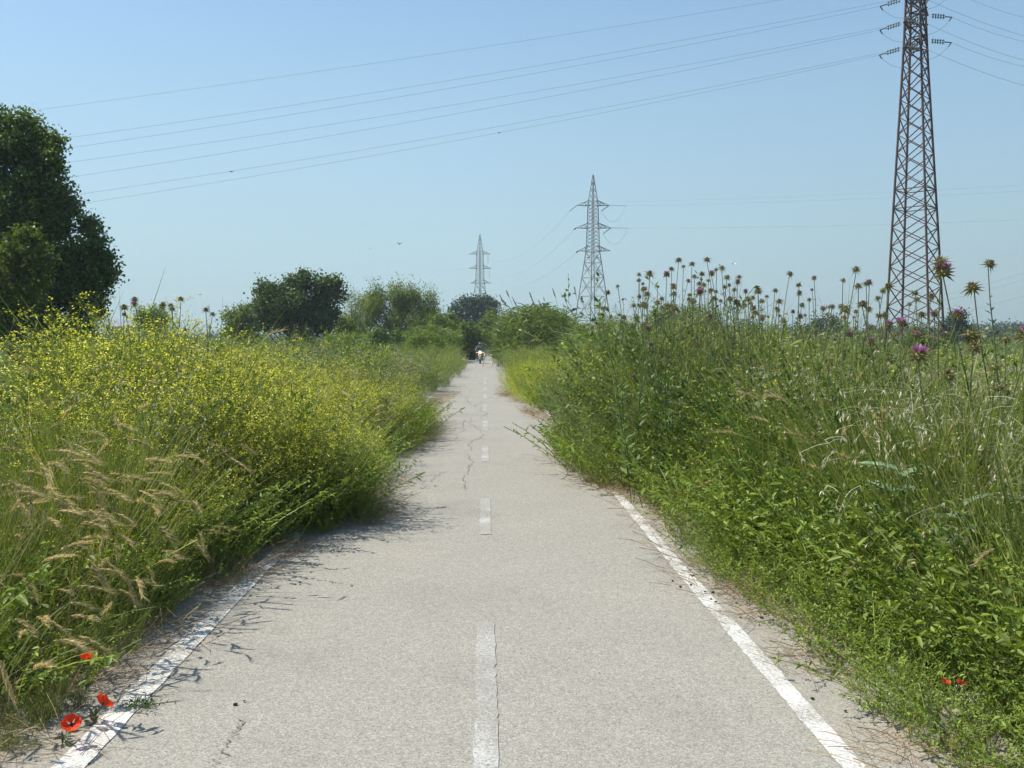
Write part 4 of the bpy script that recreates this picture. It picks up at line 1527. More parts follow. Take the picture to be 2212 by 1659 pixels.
labs = ["upper", "middle", "lower"]
for lvl in range(3):
    tl, tr = mt[lvl * 2], mt[lvl * 2 + 1]
    # from the left tip to the far pylon
    fl, fr = ft[lvl * 2], ft[lvl * 2 + 1]
    d = (fr - tl).normalized()
    e = tl + Vector((-1.1, .6, -.9)).normalized() * (1.7 if lvl == 0 else .5)
    add_string(mid, tl, e)
    wire("power_line", "%s sagging cable between the two grey pylons" % labs[lvl], e, fr + Vector((0, 0, -1.8)) if lvl < 2 else fr, 3.2, .013, "cables between the grey pylons")
    if lvl < 2:
        add_string(far, fr + Vector((-.6, 0, 0)), fr + Vector((-.6, 0, -2.6)))
        add_string(mid, tr, tr + Vector((3.1, 0, -.05)))
        add_string(mid, tr, tr + Vector((-1.5, -.4, -1.1)))
        add_jumper(mid, tr + Vector((-1.5, -.4, -1.1)), tr + Vector((3.1, 0, -.05)), 2.4)
        ends = [tr + Vector((3.1, 0, -.05)), tr + Vector((1.2, 2, .9))] if lvl == 0 else [tr + Vector((3.1, 0, -.05))]
        tgt = [(2212, 408), (2212, 395)] if lvl == 0 else [(2212, 470)]
        for k, (a, b) in enumerate(zip(ends, tgt)):
            Q = at(b[0], b[1], 150)
            wire("power_line", ["front cable of the upper pair running right from the middle pylon", "rear cable of the upper pair running right from the middle pylon"][k] if lvl == 0 else
                 "single lower cable running right from the middle pylon", a, a + (Q - a) * 1.25, .5, .013, "cables right of the middle pylon")
    # far pylon to the left
    Q = at([150, 110, 0][lvl], [608, 622, 650][lvl], 330)
    if lvl < 2:
        wire("power_line", "%s faint cable running left from the farthest pylon" % labs[lvl], fl, Q, 1.8, .013, "cables left of the farthest pylon")
for k, (a, b) in enumerate((((2100, 622), (2260, 575)), ((2100, 634), (2260, 590)), ((2100, 668), (2260, 625)))):
    wire("power_line", "%s faint distant cable low at the right edge" % ["highest", "middle", "lowest"][k], at(a[0] - 100, a[1] + 24, 150), at(*b, 120), .2, .012, "faint cables at the right edge")


# ------------------------------------------------------------------ thistles
def head_mesh(kind, seed):
    """returns (bract mesh, floret mesh) of one milk thistle head, base at origin, axis +z, about 9 cm over the spines"""
    global rng
    keep = rng
    rng = np.random.default_rng(seed)
    g = Geo()
    t = np.linspace(0, 1, 7)
    P = np.c_[0 * t, 0 * t, t * .036]
    g.tubes(P[None], (.004 + .016 * np.sin(np.clip(t, 0, .95) * math.pi) ** .7)[None], 0, .4, 10)
    n = (34 if kind != 'bud' else 26) + int(rng.integers(-9, 6))
    droop_ = .15 + .5 * rng.random()
    az = np.arange(n) * 2.4
    el = np.linspace(-.75, .75, n)
    base = np.c_[np.cos(az) * .014, np.sin(az) * .014, .004 + .028 * np.linspace(0, 1, n)]
    D = np.c_[np.cos(az) * np.cos(el), np.sin(az) * np.cos(el), np.sin(el)]
    L = (.024 + .014 * rng.random(n)) * (1.0 if kind != 'bud' else .8)
    for sgn in (0, 1):
        side = unit(np.cross(D, [0, 0, 1.]))
        B = bent(base, D, L * (.75 + .5 * rng.random(n)), 4, droop_ if kind != 'bud' else .1)
        g.ribbons(B, np.array([[.011, .009, .005, .0008]]) * (1, .8)[sgn], 0, side=(np.cross(side, D) if sgn == 0 else side))
    me = g.mesh("thistle_bracts", [M['bract']])
    g = Geo()
    k = 110
    d = R3(k) * [.75, .75, 0] + [0, 0, 1]
    if kind == 'purple':
        B = bent(np.tile([0, 0, .03], (k, 1)) + rng.normal(0, .004, (k, 3)), R3(k) * [1.0, 1.0, .15] + [0, 0, .85], .030 + .012 * rng.random(k), 3, .1)
        g.ribbons(B, np.array([[.0025, .0038, .003]]), 0)
        mf = M['th_purple']
    elif kind == 'brown':
        B = bent(np.tile([0, 0, .03], (k, 1)) + rng.normal(0, .004, (k, 3)), R3(k) * [.7, .7, .1] + [0, 0, 1], .018 + .006 * rng.random(k), 3, .1)
        g.ribbons(B, np.array([[.003, .003, .002]]), 0)
        mf = M['th_brown']
    else:
        B = bent(np.tile([0, 0, .03], (k, 1)) + rng.normal(0, .003, (k, 3)), R3(k) * [.3, .3, .1] + [0, 0, 1], .009, 3, .0)
        g.ribbons(B, .003, 0)
        mf = M['bract']
    mf2 = g.mesh("thistle_florets", [mf])
    rng = keep
    return me, mf2


heads = {k: [head_mesh(k, 100 + i * 7 + len(k)) for i in range(5)] for k in ('purple', 'brown', 'bud')}


def thistle(hx, hy, Y, kind, lean, hs, label, group, curve=.12, leafy=1.0):
    H = at(hx, hy, Y)
    bx = H.x + lean * H.z
    base = Vector((bx, Y + rng.normal(0, .1), 0))
    t = thing("milk_thistle", label, "thistle", base, 0, group)
    Hl = np.array(H - base)
    k = 10
    a = np.linspace(0, 1, k)
    # stem rises steeply, bowed sideways
    P = Hl[None] * a[:, None]
    P[:, 0] += (-np.sign(lean if lean else 1) * np.sin(a * math.pi) * abs(Hl[0]) * .25 + rng.normal(0, .07) * np.sin(a * math.pi * (1 + rng.random()))) * 1.0 + rng.normal(0, .006, k) * np.sin(a * math.pi)
    P[:, 1] += np.sin(a * math.pi) * .05
    g = Geo()
    g.tubes(P[None], np.linspace(.0055, .0038, k)[None] * (.7 + .3 * hs), 0, np.repeat(np.clip(a * 1.8 - .75, 0, 1), 5), 5)
    link("stem", g.mesh("stem", [M['th_stem']], True), t)
    # small spiny leaves up to two thirds of the stem
    g = Geo()
    m = int(38 * leafy)
    z = .15 + .75 * rng.random(m) ** 1.4
    q, T = along(P[None], z[None])
    az = rng.random(m) * 6.283
    D = np.c_[np.cos(az), np.sin(az), .5 + .4 * rng.random(m)]
    Ls = .14 * (1.05 - z) + .03
    g.leaves(q[0], D, np.tile([0, 0, 1.], (m, 1)) + R3(m) * .4, Ls, Ls * .32, 0, fold=.12)
    g.leaves(q[0] + D * (Ls * .3)[:, None], unit(np.cross(D, [0, 0, 1.])) + D * .5, np.tile([0, 0, 1.], (m, 1)), Ls * .35, Ls * .12, 0)
    g.leaves(q[0] + D * (Ls * .3)[:, None], -unit(np.cross(D, [0, 0, 1.])) + D * .5, np.tile([0, 0, 1.], (m, 1)), Ls * .35, Ls * .12, 0)
    link("foliage", g.mesh("foliage", [M['th_leaf']]), t)
    hm, fm = random.choice(heads[kind])
    ax = Vector(P[-1] - P[-2]).normalized() * .8 + Vector((0, 0, .5)) + Vector(rng.normal(0, .28, 3))
    h = link("flower_head", hm, t, Vector(P[-1]))
    h.rotation_euler = ax.to_track_quat('Z', 'Y').to_euler()
    h.rotation_euler.rotate_axis('Z', rng.random() * 6)
    h.scale = (hs,) * 3
    f = link("florets", fm, h)
    if rng.random() < .35:
        j = 5 + int(rng.integers(0, 2))
        s0 = P[j]
        sd = rng.choice([-1, 1])
        L = Hl[2] * (.12 + .12 * rng.random())
        e = s0 + np.array([sd * L * .35, rng.normal(0, .04), L])
        m = (s0 + e) / 2 + np.array([sd * L * .14, 0, -L * .06])
        gb = Geo()
        gb.tubes(np.stack([s0, m, e])[None], np.array([[.0035, .003, .0026]]), 0, .7, 5)
        link("branch", gb.mesh("branch", [M['th_stem']], True), t)
        hm2, fm2 = random.choice(heads['bud' if rng.random() < .6 else 'brown'])
        h2 = link("flower_head", hm2, t, Vector(e))
        h2.rotation_euler = Vector((sd * .3, rng.normal(0, .2), 1)).to_track_quat('Z', 'Y').to_euler()
        h2.scale = (hs * .72,) * 3
        link("florets", fm2, h2)
    return t


T6 = """240,500 283,445 322,532 192,635u 422,612u 488,350 545,352 465,400 490,425 512,475 553,468 578,518 608,450u 652,355p 635,592 569,610 760,308 783,235 831,285u 718,460p
686,555 728,515 892,368 898,402 864,460 948,266 1016,232 984,348 1005,430 1025,440 1067,400 925,505p 888,520 852,558 1045,487 1080,487p 1108,492 1045,548 1100,552 1135,570 975,575p
1120,310 1158,300 1160,348p 1172,455 1172,560 1243,378 1278,415p 1240,440p 1237,480 1306,370 1250,608 1285,590 1240,630 1348,492p 1332,590 1365,562 1410,545 1412,615u 1373,612 1445,632
1458,575 1475,500 1500,482 1495,532 1580,485 1514,630 1578,650p 1625,580 1625,690 1567,710p 1648,745p 1375,705 1460,670 1480,725 1712,348 1762,500u 1800,512 1775,608 1745,660p 1797,705p
1862,440u 1912,382p 1895,475p 1897,560u 1965,640p 2035,620u 2015,680u 680,620 762,640 482,802p 957,930p 1250,880p 1072,695p 468,1208p 616,930p 1185,1060p 300,712""".split()
T7 = """303,400 458,318 485,452 518,430 565,425p 568,490u 598,610 362,620u 380,655 372,708 455,660 543,645 237,620u 730,455 728,548 725,695 762,735p 742,780p 578,795p 628,697u 685,805u
920,560 925,600u 988,512u 1085,540 1003,690 957,775p 825,858p 330,855p 1035,980p 585,920p""".split()
TB = """1115,690p,7.4,.03 1165,270b,6.9,.10 1258,365p,6.9,.12 1360,700p,6.8,.04 1365,880u,6.6,.02 1610,275b,6.6,.11 1555,485b,6.6,-.02 1660,900u,6.4,.03 1760,895p,6.3,.04 1475,975b,6.5,-.02 1690,1310u,5.6,.03 1050,1060p,6.0,.03""".split()
TL = """720,1325 772,1275 773,1302p 973,1272 955,1305 915,1318 680,1360 1048,1305u 1010,1330 1190,1335 1245,1360""".split()
KN = {'p': 'purple', 'u': 'bud', 'b': 'brown'}
specs = []


def parse(lst, conv, yfn, zone, hs):
    for s in lst:
        p = s.split(',')
        kd = 'b'
        if p[1][-1] in 'pub':
            kd = p[1][-1]
            p[1] = p[1][:-1]
        x, y = conv(float(p[0]), float(p[1]))
        Y = float(p[2]) if len(p) > 2 else yfn()
        ln = float(p[3]) if len(p) > 3 else None
        specs.append([x, y, Y, KN[kd], ln, zone, hs])


parse(T6, lambda a, b: (1260 + a * .2604, 504 + b * .2604), lambda: 9.5 + 3.0 * rng.random(), 'mid', .76)
parse(T7, lambda a, b: (1728 + a * .2604, 504 + b * .2604), lambda: 7.2 + 1.8 * rng.random(), 'pyl', .78)
parse(TB, lambda a, b: (1728 + a * .2604, 504 + b * .2604), lambda: 5, 'big', 1.28)
parse(TL, lambda a, b: (a * .3689, 180 + b * .3689), lambda: 8.6 + 1.5 * rng.random(), 'left', .78)
zn = {'mid': "between middle and rusty pylons", 'pyl': "around the rusty pylon foot", 'big': "tall at the right edge", 'left': "above the yellow mustard"}
kn = {'purple': "purple blooming thistle", 'brown': "withered brown thistle head", 'bud': "green thistle bud"}


def ordinal(i):
    return "%d%s" % (i, 'th' if 10 <= i % 100 <= 20 else {1: 'st', 2: 'nd', 3: 'rd'}.get(i % 10, 'th'))


for zone in zn:
    for kd in kn:
        grp = sorted([s for s in specs if s[5] == zone and s[3] == kd], key=lambda s: s[0])
        for i, s in enumerate(grp):
            x, y, Y, kind, ln, _, hs = s
            if ln is None:
                ln = rng.normal(.0, .12)
                if zone == 'mid' and x < 1400: ln = abs(rng.normal(.12, .04))
                if zone == 'pyl' and x < 1910: ln = -abs(rng.normal(.09, .04))
                if zone == 'pyl' and x >= 1910: ln = -abs(rng.normal(.08, .04))
            where = ordinal(i + 1) + " from left,"
            lab = "%s %s %s" % (where, kn[kd], zn[zone]) if len(grp) > 1 else "%s %s" % (kn[kd], zn[zone])
            thistle(x, y, Y, kind, ln, hs * np.clip(1 + rng.normal(0, .2), .6, 1.4), lab, "milk thistles " + zn[zone])


# ------------------------------------------------------------------ bearded barley stalks in front
def barley_proto(i):
    t = thing("barley_stalk", "", "barley")
    k = 9
    a = np.linspace(0, 1, k)
    bend = .16 + .14 * rng.random()
    P = np.c_[a * .12 + bend * a ** 3, 0 * a + .02 * np.sin(a * 3), a * (1 - .10 * a ** 3)]
    P[:, 2] = P[:, 2] / P[-1, 2]
    g = Geo()
    g.tubes(P[None], np.linspace(.0024, .0013, k)[None], 0, .6, 4)
    B = bent(P[[2, 4]], np.array([[.5, .3, .8], [.4, -.4, .8]]), .22, 5, .6)
    g.ribbons(B, np.array([[.004, .006, .005, .004, .001]]), 0)
    link("stem", g.mesh("stem", [M['grass'] if i % 3 else M['straw']]), t)
    g = Geo()
    d = P[-1] - P[-2] + np.array([.05 + .1 * rng.random(), rng.normal(0, .03), -.03 - .14 * rng.random()])
    ear_geo(g, P[-1] * 0, d, .105 + .035 * rng.random(), 0, .060, 60, .0012)
    e = link("ear", g.mesh("ear", [M['ear'] if i % 4 else M['ear_green']]), t, Vector(P[-1]))
    return t


protoB = [barley_proto(i) for i in range(10)]
used = set()


def put_barley(x, y, h, rz, label, group):
    i = int(rng.integers(0, len(protoB)))
    p = protoB[i]
    if i in used:
        p = copy_tree(p)
    used.add(i)
    p.location = (x, y, .005)
    p.rotation_euler = (rng.normal(0, .08), rng.normal(.06, .10), rz)
    p.scale = (h,) * 3
    for c in p.children:
        if c.name.startswith('ear'):
            c.scale = ((.80 + .3 * rng.random()) / h,) * 3
            c.rotation_euler = (rng.normal(0, .35), rng.normal(0, .3), rng.normal(0, .35))
    tag(p, label, "barley", group)


k = 0
while k < 150:
    y = 3.35 + 2.9 * rng.random() ** .9
    d = .10 + 1.2 * rng.random() ** .8
    x = -(float(edgeL(y)) + d)
    if x < -.50 * y - .15: continue
    h = float(HL(np.array([d]), np.array([y]))[0])
    h = min(1.34, max(.42, h * (.72 + .45 * rng.random()) + .14))
    lab = "tan bearded barley ear bending over the near left verge" if h > .8 else "short bearded barley ear low by the left edge line"
    put_barley(x, y, h, rng.normal(0, .6), lab, "barley on the near left verge")
    k += 1
k = 0
while k < 16:
    y = 8 + 6 * rng.random()
    d = .4 + 2.5 * rng.random()
    put_barley(-(float(edgeL(y)) + d), y, 1.0 + .5 * rng.random(), rng.normal(0, .4), "bearded barley ear standing in the yellow mustard of the left bank", "barley in the mustard")
    k += 1
k = 0
while k < 40:
    y = 3.5 + 5 * rng.random()
    d = .5 + 3 * rng.random()
    x = float(edgeR(y)) + d
    if x > .56 * y: continue
    h = float(HR(np.array([d]), np.array([y]))[0]) * 1.08
    put_barley(x, y, max(.45, h), rng.random() * 6.3, "reddish bearded barley ear scattered over the right bank", "barley on the right bank")
    k += 1


# tell the barley ears apart by where their heads stand
from mathutils import Euler


def number_row(objs, rows, fmt):
    def head(o):
        return o.matrix_basis @ [c for c in o.children if c.name.startswith('ear')][0].location
    data = []
    for o in objs:
        q = CAM_M.transposed() @ (head(o) - cam.location)
        data.append((q.x / -q.z, q.y / -q.z, o))
    data.sort(key=lambda a: -a[1])
    per = -(-len(data) // len(rows))
    for r, rn in enumerate(rows):
        part = sorted(data[r * per:(r + 1) * per], key=lambda a: a[0])
        for i, (_, _, o) in enumerate(part):
            o['label'] = fmt % (ordinal(i + 1), rn)


allb = [o for o in SC.collection.objects if o.get('category') == 'barley']
number_row([o for o in allb if 'near left' in o['group']], ["uppermost", "upper", "middle", "lower", "lowest"], "tan bearded barley ear, %s from left in the %s row on the near left verge")
number_row([o for o in allb if 'in the mustard' in o['group']], ["upper", "lower"], "bearded barley ear in the yellow mustard, %s from left in the %s row")
number_row([o for o in allb if 'right bank' in o['group']], ["upper", "middle", "lower"], "reddish bearded barley ear, %s from left in the %s row on the right bank")

# ------------------------------------------------------------------ poppies
def poppy(px, py, Y, label, tilt, az, sc=1.0, group="red poppies beside the left edge line"):
    H = at(px, py, Y)
    base = Vector((H.x - .05, Y + .02, 0))
    t = thing("poppy", label, "poppy", base, 0, group)
    P = np.array([[0, 0, 0], [.01, 0, H.z * .4], [.04, 0, H.z * .85], [.05, -.02, H.z]])
    g = Geo()
    g.tubes(P[None], .0016, 0, .5, 4)
    m = 10
    q, T = along(P[None], np.linspace(.05, .5, m)[None])
    g.leaves(q[0], R3(m) + [0, 0, .4], R3(m) + [0, 0, .5], .06, .018, 0)
    link("stem", g.mesh("stem", [M['th_stem']]), t)
    h = link("flower", None, t, Vector(P[-1]))
    h.rotation_euler = (tilt, 0, az)
    h.scale = (sc,) * 3
    for i in range(4):
        a0 = i * math.pi / 2 + .2
        g = Geo()
        nu, nv = 9, 6
        V = []
        for iv in range(nv):
            r = iv / (nv - 1)
            for iu in range(nu):
                u = (iu / (nu - 1) - .5) * 2
                ang = a0 + u * .95 * (r ** .5)
                rad = .045 * r * (1 - .18 * u * u) * (1 + .05 * math.sin(iu * 2.3 + i))
                zz = .026 * r ** 1.5 + .005 * math.sin(iu * 1.9 + i * 2) * r + (.004 if i % 2 else 0) + .01 * rng.normal() * .25 * r
                V.append((math.cos(ang) * rad, math.sin(ang) * rad, zz))
        F = [[a * nu + b, a * nu + b + 1, (a + 1) * nu + b + 1, (a + 1) * nu + b] for a in range(nv - 1) for b in range(nu - 1)]
        g.add(V, F, 0, rng.random(len(V)))
        link("petal", g.mesh("petal", [M['poppy']], True), h)
    g = Geo()
    g.tubes(np.array([[[0, 0, .002], [0, 0, .008], [0, 0, .014]]]), np.array([[.004, .007, .005]]), 0, .2, 8)
    k = 30
    g.ribbons(bent(np.zeros((k, 3)) + [0, 0, .004], R3(k) * [1, 1, .2] + [0, 0, .5], .012, 3, .1), .0012, 0)
    link("seed_pod", g.mesh("seed_pod", [M['pod']]), h)


M['pod'] = solid("dark_poppy_centre", (.03, .02, .025), .7)
poppy(192, 1425, 4.35, "red poppy highest of the three at the lower left, before the grass", -.6, .5, .85)
poppy(220, 1523, 4.15, "red poppy in the middle, hanging over the white edge line", .9, 2.6, .95)
poppy(155, 1567, 3.95, "red poppy nearest the lower left corner with dark centre showing", .75, .3, .88)
poppy(2040, 1475, 3.72, "small red poppy, left of two half hidden in the right ground cover", .5, 1, .42, "red poppies in the right ground cover")
poppy(2074, 1478, 3.76, "small red poppy, right of two half hidden in the right ground cover", .6, 2, .42, "red poppies in the right ground cover")

# ------------------------------------------------------------------ weed tuft growing through the edge line, straws, pebbles


def ground_at(px, py):
    d = CAM_M @ Vector(((px - 1106) / FPX, -(py - 829.5) / FPX, -1))
    t = -CAMZ / d.z
    return Vector((d.x * t, d.y * t, .016))


p = ground_at(298, 1535)
g = Geo()
k = 120
az = rng.random(k) * 6.283
q = np.c_[rng.normal(0, .055, k), rng.normal(0, .03, k), np.abs(rng.normal(0, .012, k))]
g.leaves(q, np.c_[np.cos(az), np.sin(az), .5 + .8 * rng.random(k)], R3(k) + [0, 0, .6], .028, .007, 0)
tuft = thing("knotgrass_tuft", "small prostrate green weed tuft growing across the left edge line", "weed", p)
link("foliage", g.mesh("foliage", [M['weed_dark']]), tuft)
g = Geo()
B = bent(rng.normal(0, .02, (14, 3)) * [1, 1, 0], R3(14) * [1, .5, .2] + [0, 0, .3], .09, 4, .2)
B[..., 2] = np.maximum(B[..., 2], .004)
g.ribbons(B, .002, 0)
link("stem", g.mesh("stem", [M['th_stem']]), tuft)

straws = [((2532, 2258), (2706, 2303), "pale straw lying across the foot of the right edge line"),
          ((2646, 2255), (2725, 2292), "pale straw on the path just right of the right edge line's foot"),
          ((2410, 2012), (2470, 2030), "short dark twig beside the right edge line"),
          ((2530, 2064), (2620, 2084), "pale curled straw below the right ground cover"),
          ((2003, 1607), (2030, 1623), "tiny straw right of the right edge line near the grass")]
for a, b, lab in straws:
    A = ground_at(a[0] * .72, a[1] * .72)
    Bq = ground_at(b[0] * .72, b[1] * .72)
    t = np.linspace(0, 1, 7)[:, None]
    P = np.array(A) + (np.array(Bq - A)) * t + np.array([0, .012, 0]) * np.sin(t * 3.1) + [0, 0, .004]
    g = Geo()
    g.tubes(P[None], .0024, 0, .6, 5)
    o = link("straw", g.mesh("straw", [M['brown'] if 'dark' in lab else M['straw']]))
    tag(o, lab, "straw", "straws lying on the path")
# the kinked straw sticking out of the right verge
K = [ground_at(1818, 1366), ground_at(1830, 1378), ground_at(1862, 1442), ground_at(1930, 1458)]
P = np.array([K[0], K[1], K[2], K[3]]) + np.array([[0, 0, .10], [0, 0, .12], [0, 0, .02], [0, 0, .03]])
P[0] = np.array(at(1775, 1368, P[0][1]))
P[0][2] = .12
g = Geo()
g.tubes(P[None], .003, 0, .8, 5)
tag(link("straw", g.mesh("straw", [M['straw']])), "kinked bleached straw sticking out of the right verge", "straw", "straws lying on the path")
fallen = [((1230, 745), (1260, 775)), ((860, 860), (905, 960)), ((1095, 840), (1180, 890))]
M['dung'] = solid("dark_pebble", (.035, .03, .026), .9, noise=.4, nscale=90)
peb = [(2073, 1733), (2079, 1735), (2125, 1748), (2115, 1783), (2139, 1785), (2155, 1795), (2133, 1806), (2147, 1815), (2210, 1817), (2242, 1815), (2245, 1806), (2222, 1861), (2285, 1862), (2294, 1850),
       (2320, 1868), (2278, 1885), (2018, 1750), (2041, 1768), (2437, 2107), (2536, 2145), (733, 2115), (706, 2125), (2073, 1763)]
import bmesh
bm = bmesh.new()
bmesh.ops.create_icosphere(bm, subdivisions=2, radius=1)
for v in bm.verts:
    v.co *= 1 + .18 * math.sin(v.co.x * 5 + v.co.y * 7) + random.uniform(-.08, .08)
pm = bpy.data.meshes.new("pebble")
bm.to_mesh(pm)
bm.free()
pm.materials.append(M['dung'])
rp = sorted([q for q in peb if q[0] > 1000], key=lambda q: q[1])
for i, (a, b) in enumerate(peb):
    p = ground_at(a * .72, b * .72)
    o = link("pebble", pm, None, p + Vector((0, 0, .003)))
    s = random.uniform(.005, .010)
    o.scale = (s * 1.3, s, s * .7)
    o.rotation_euler = (0, 0, random.uniform(0, 6))
    lab = "small dark pebble by the right edge line, %s counting from the far end" % ordinal(rp.index((a, b)) + 1) if a > 1000 else "small dark pebble %s on the path right of the middle poppy" % ("farther" if b < 2120 else "nearer")
    tag(o, lab, "pebble", "dark pebbles near the right edge line" if a > 1000 else "dark pebbles by the poppies")


# ------------------------------------------------------------------ motorcycle and rider
def bm_obj(name, mat, parent, build, smooth=True, bevel=0):
    bm = bmesh.new()
    build(bm)
    bmesh.ops.recalc_face_normals(bm, faces=bm.faces)
    me = bpy.data.meshes.new(name)
    bm.to_mesh(me)
    bm.free()
    me.materials.append(mat)
    if smooth:
        for p_ in me.polygons: p_.use_smooth = True
    o = link(name, me, parent)
    if bevel:
        b = o.modifiers.new("bevel", 'BEVEL')
        b.width = bevel
        b.segments = 2
    return o


def ell(bm, c, r, rot=None, seg=16):
    m = Matrix.Translation(c)
    if rot: m = m @ rot
    m = m @ Matrix.Diagonal((*r, 1))
    bmesh.ops.create_uvsphere(bm, u_segments=seg, v_segments=seg // 2 + 2, radius=1, matrix=m)


def cyl(bm, a, b, r1, r2=None, seg=12):
    a, b = Vector(a), Vector(b)
    d = b - a
    m = Matrix.Translation((a + b) / 2) @ d.to_track_quat('Z', 'Y').to_matrix().to_4x4()
    bmesh.ops.create_cone(bm, cap_ends=True, segments=seg, radius1=r1, radius2=r1 if r2 is None else r2, depth=d.length, matrix=m)


def torus(bm, c, R_, r, n=28, m=10):
    vs = [[bm.verts.new((c[0] + r * math.sin(2 * math.pi * j / m) * 1.0, c[1] + (R_ + r * math.cos(2 * math.pi * j / m)) * math.cos(2 * math.pi * i / n),
                         c[2] + (R_ + r * math.cos(2 * math.pi * j / m)) * math.sin(2 * math.pi * i / n))) for j in range(m)] for i in range(n)]
    for i in range(n):
        for j in range(m):
            bm.faces.new((vs[i][j], vs[(i + 1) % n][j], vs[(i + 1) % n][(j + 1) % m], vs[i][(j + 1) % m]))


def box(bm, c, s, rot=None):
    m = Matrix.Translation(c)
    if rot: m = m @ rot
    bmesh.ops.create_cube(bm, size=1, matrix=m @ Matrix.Diagonal((*s, 1)))


mb_pos = at(1037, 786, 70)
blk = solid("black_plastic", (.02, .02, .022), .4)
tyr = solid("tyre_rubber", (.015, .015, .015), .85)
sil = solid("silver_metal", (.45, .45, .46), .35, metal=.7)
gry = solid("grey_bodywork", (.17, .18, .18), .35, coat=.4)
org = solid("orange_lens", (.8, .22, .02), .3, emit=(1, .3, .03), estr=1.5)
lmp = solid("lit_headlamp", (.9, .85, .7), .2, emit=(1, .72, .45), estr=1.3)
lmp2 = solid("small_yellow_lamp", (.8, .8, .3), .3, emit=(.9, .9, .35), estr=1.4)
mir = solid("mirror_back", (.015, .015, .015), .3)
mo = thing("motorcycle", "motorcycle with lit headlamp riding towards us far down the path", "motorcycle", (mb_pos.x, 70, .012))
wf = bm_obj("wheel", tyr, mo, lambda bm: torus(bm, (0, 0, .29), .235, .055))
bm_obj("rim", sil, wf, lambda bm: (torus(bm, (0, 0, .29), .185, .018), cyl(bm, (-.05, 0, .29), (.05, 0, .29), .05), [cyl(bm, (0, 0, .29), (0, .19 * math.cos(a), .29 + .19 * math.sin(a)), .010, seg=6) for a in [i * 1.0472 for i in range(6)]]))
wr = bm_obj("wheel", tyr, mo, lambda bm: torus(bm, (0, 1.28, .29), .235, .065))
bm_obj("rim", sil, wr, lambda bm: (torus(bm, (0, 1.28, .29), .185, .018), cyl(bm, (-.05, 1.28, .29), (.05, 1.28, .29), .05), [cyl(bm, (0, 1.28, .29), (0, 1.28 + .19 * math.cos(a), .29 + .19 * math.sin(a)), .010, seg=6) for a in [i * 1.0472 for i in range(6)]]))
bm_obj("fork", sil, mo, lambda bm: [cyl(bm, (s * .09, 0, .29), (s * .09, .26, .88), .022) for s in (-1, 1)])


def fender(bm):
    for i in range(8):
        a = math.radians(20 + i * 20)
        b = math.radians(40 + i * 20)
        q = [(x, .33 * math.cos(t) * .96, .29 + .33 * math.sin(t)) for t in (a, b) for x in (-.07, .07)]
        vs = [bm.verts.new(p_) for p_ in q]
        bm.faces.new((vs[0], vs[1], vs[3], vs[2]))


fd = bm_obj("fender", gry, mo, fender)
fd.modifiers.new("thick", 'SOLIDIFY').thickness = .012
bm_obj("body", gry, mo, lambda bm: (ell(bm, (0, .48, .70), (.15, .30, .15)), ell(bm, (0, .62, .45), (.17, .26, .20)), ell(bm, (0, 1.15, .70), (.12, .30, .09)),
                                    ell(bm, (-.14, .35, .52), (.05, .16, .24)), ell(bm, (.14, .35, .52), (.05, .16, .24))))
bm_obj("engine", blk, mo, lambda bm: (box(bm, (0, .62, .36), (.32, .34, .24)), cyl(bm, (0, .5, .38), (0, .42, .62), .09), cyl(bm, (.17, .5, .25), (.19, 1.45, .38), .04, .055)), bevel=.02)
bm_obj("seat", blk, mo, lambda bm: ell(bm, (0, .95, .79), (.14, .38, .07)))
bm_obj("handlebar", blk, mo, lambda bm: (cyl(bm, (-.36, .36, .98), (-.12, .27, .93), .016), cyl(bm, (.36, .36, .98), (.12, .27, .93), .016), cyl(bm, (-.12, .27, .93), (.12, .27, .93), .018)))
for s in (-1, 1):
    bm_obj("mirror", mir, mo, lambda bm: (ell(bm, (s * .42, .30, 1.14), (.075, .02, .05)), cyl(bm, (s * .31, .34, .98), (s * .40, .31, 1.11), .008)))
    bm_obj("indicator", org, mo, lambda bm: (ell(bm, (s * .24, .10, .86), (.05, .035, .035)), cyl(bm, (s * .1, .14, .86), (s * .22, .11, .86), .012)))
hl = bm_obj("headlight", sil, mo, lambda bm: ell(bm, (0, .10, .86), (.125, .09, .125)))
bm_obj("lens", lmp, hl, lambda bm: ell(bm, (0, .035, .86), (.115, .045, .115)))
bm_obj("lamp", lmp2, mo, lambda bm: ell(bm, (0, -.02, .60), (.05, .02, .05)))
bm_obj("windscreen", blk, mo, lambda bm: ell(bm, (0, .17, .98), (.14, .02, .07), Matrix.Rotation(-.5, 4, 'X')))

# rider: one skinned body, clothing colours on jacket and trousers as children
skin = solid("skin", (.45, .28, .2), .6)
jk = solid("blue_grey_jacket", (.13, .16, .22), .8, noise=.2, nscale=12)
tr = solid("dark_trousers", (.035, .04, .055), .85)
hel = solid("dark_helmet", (.03, .035, .04), .2, coat=.8)
vis = solid("visor", (.25, .28, .3), .08, spec=.8)
pr = thing("person", "rider in blue grey jacket and dark helmet sitting on the motorcycle", "person", (mb_pos.x, 70, .012))


def skinned(name, mat, parent, verts, edges, radii, root=0, sub=2):
    me = bpy.data.meshes.new(name)
    me.from_pydata(verts, edges, [])
    o = link(name, me, parent)
    me.materials.append(mat)
    m = o.modifiers.new("skin", 'SKIN')
    m.use_smooth_shade = True
    for i, r in enumerate(radii):
        sv = me.skin_vertices[0].data[i]
        sv.radius = (r, r) if not isinstance(r, tuple) else r
        sv.use_root = (i == root)
    s = o.modifiers.new("sub", 'SUBSURF')
    s.levels = sub
    s.render_levels = sub
    return o


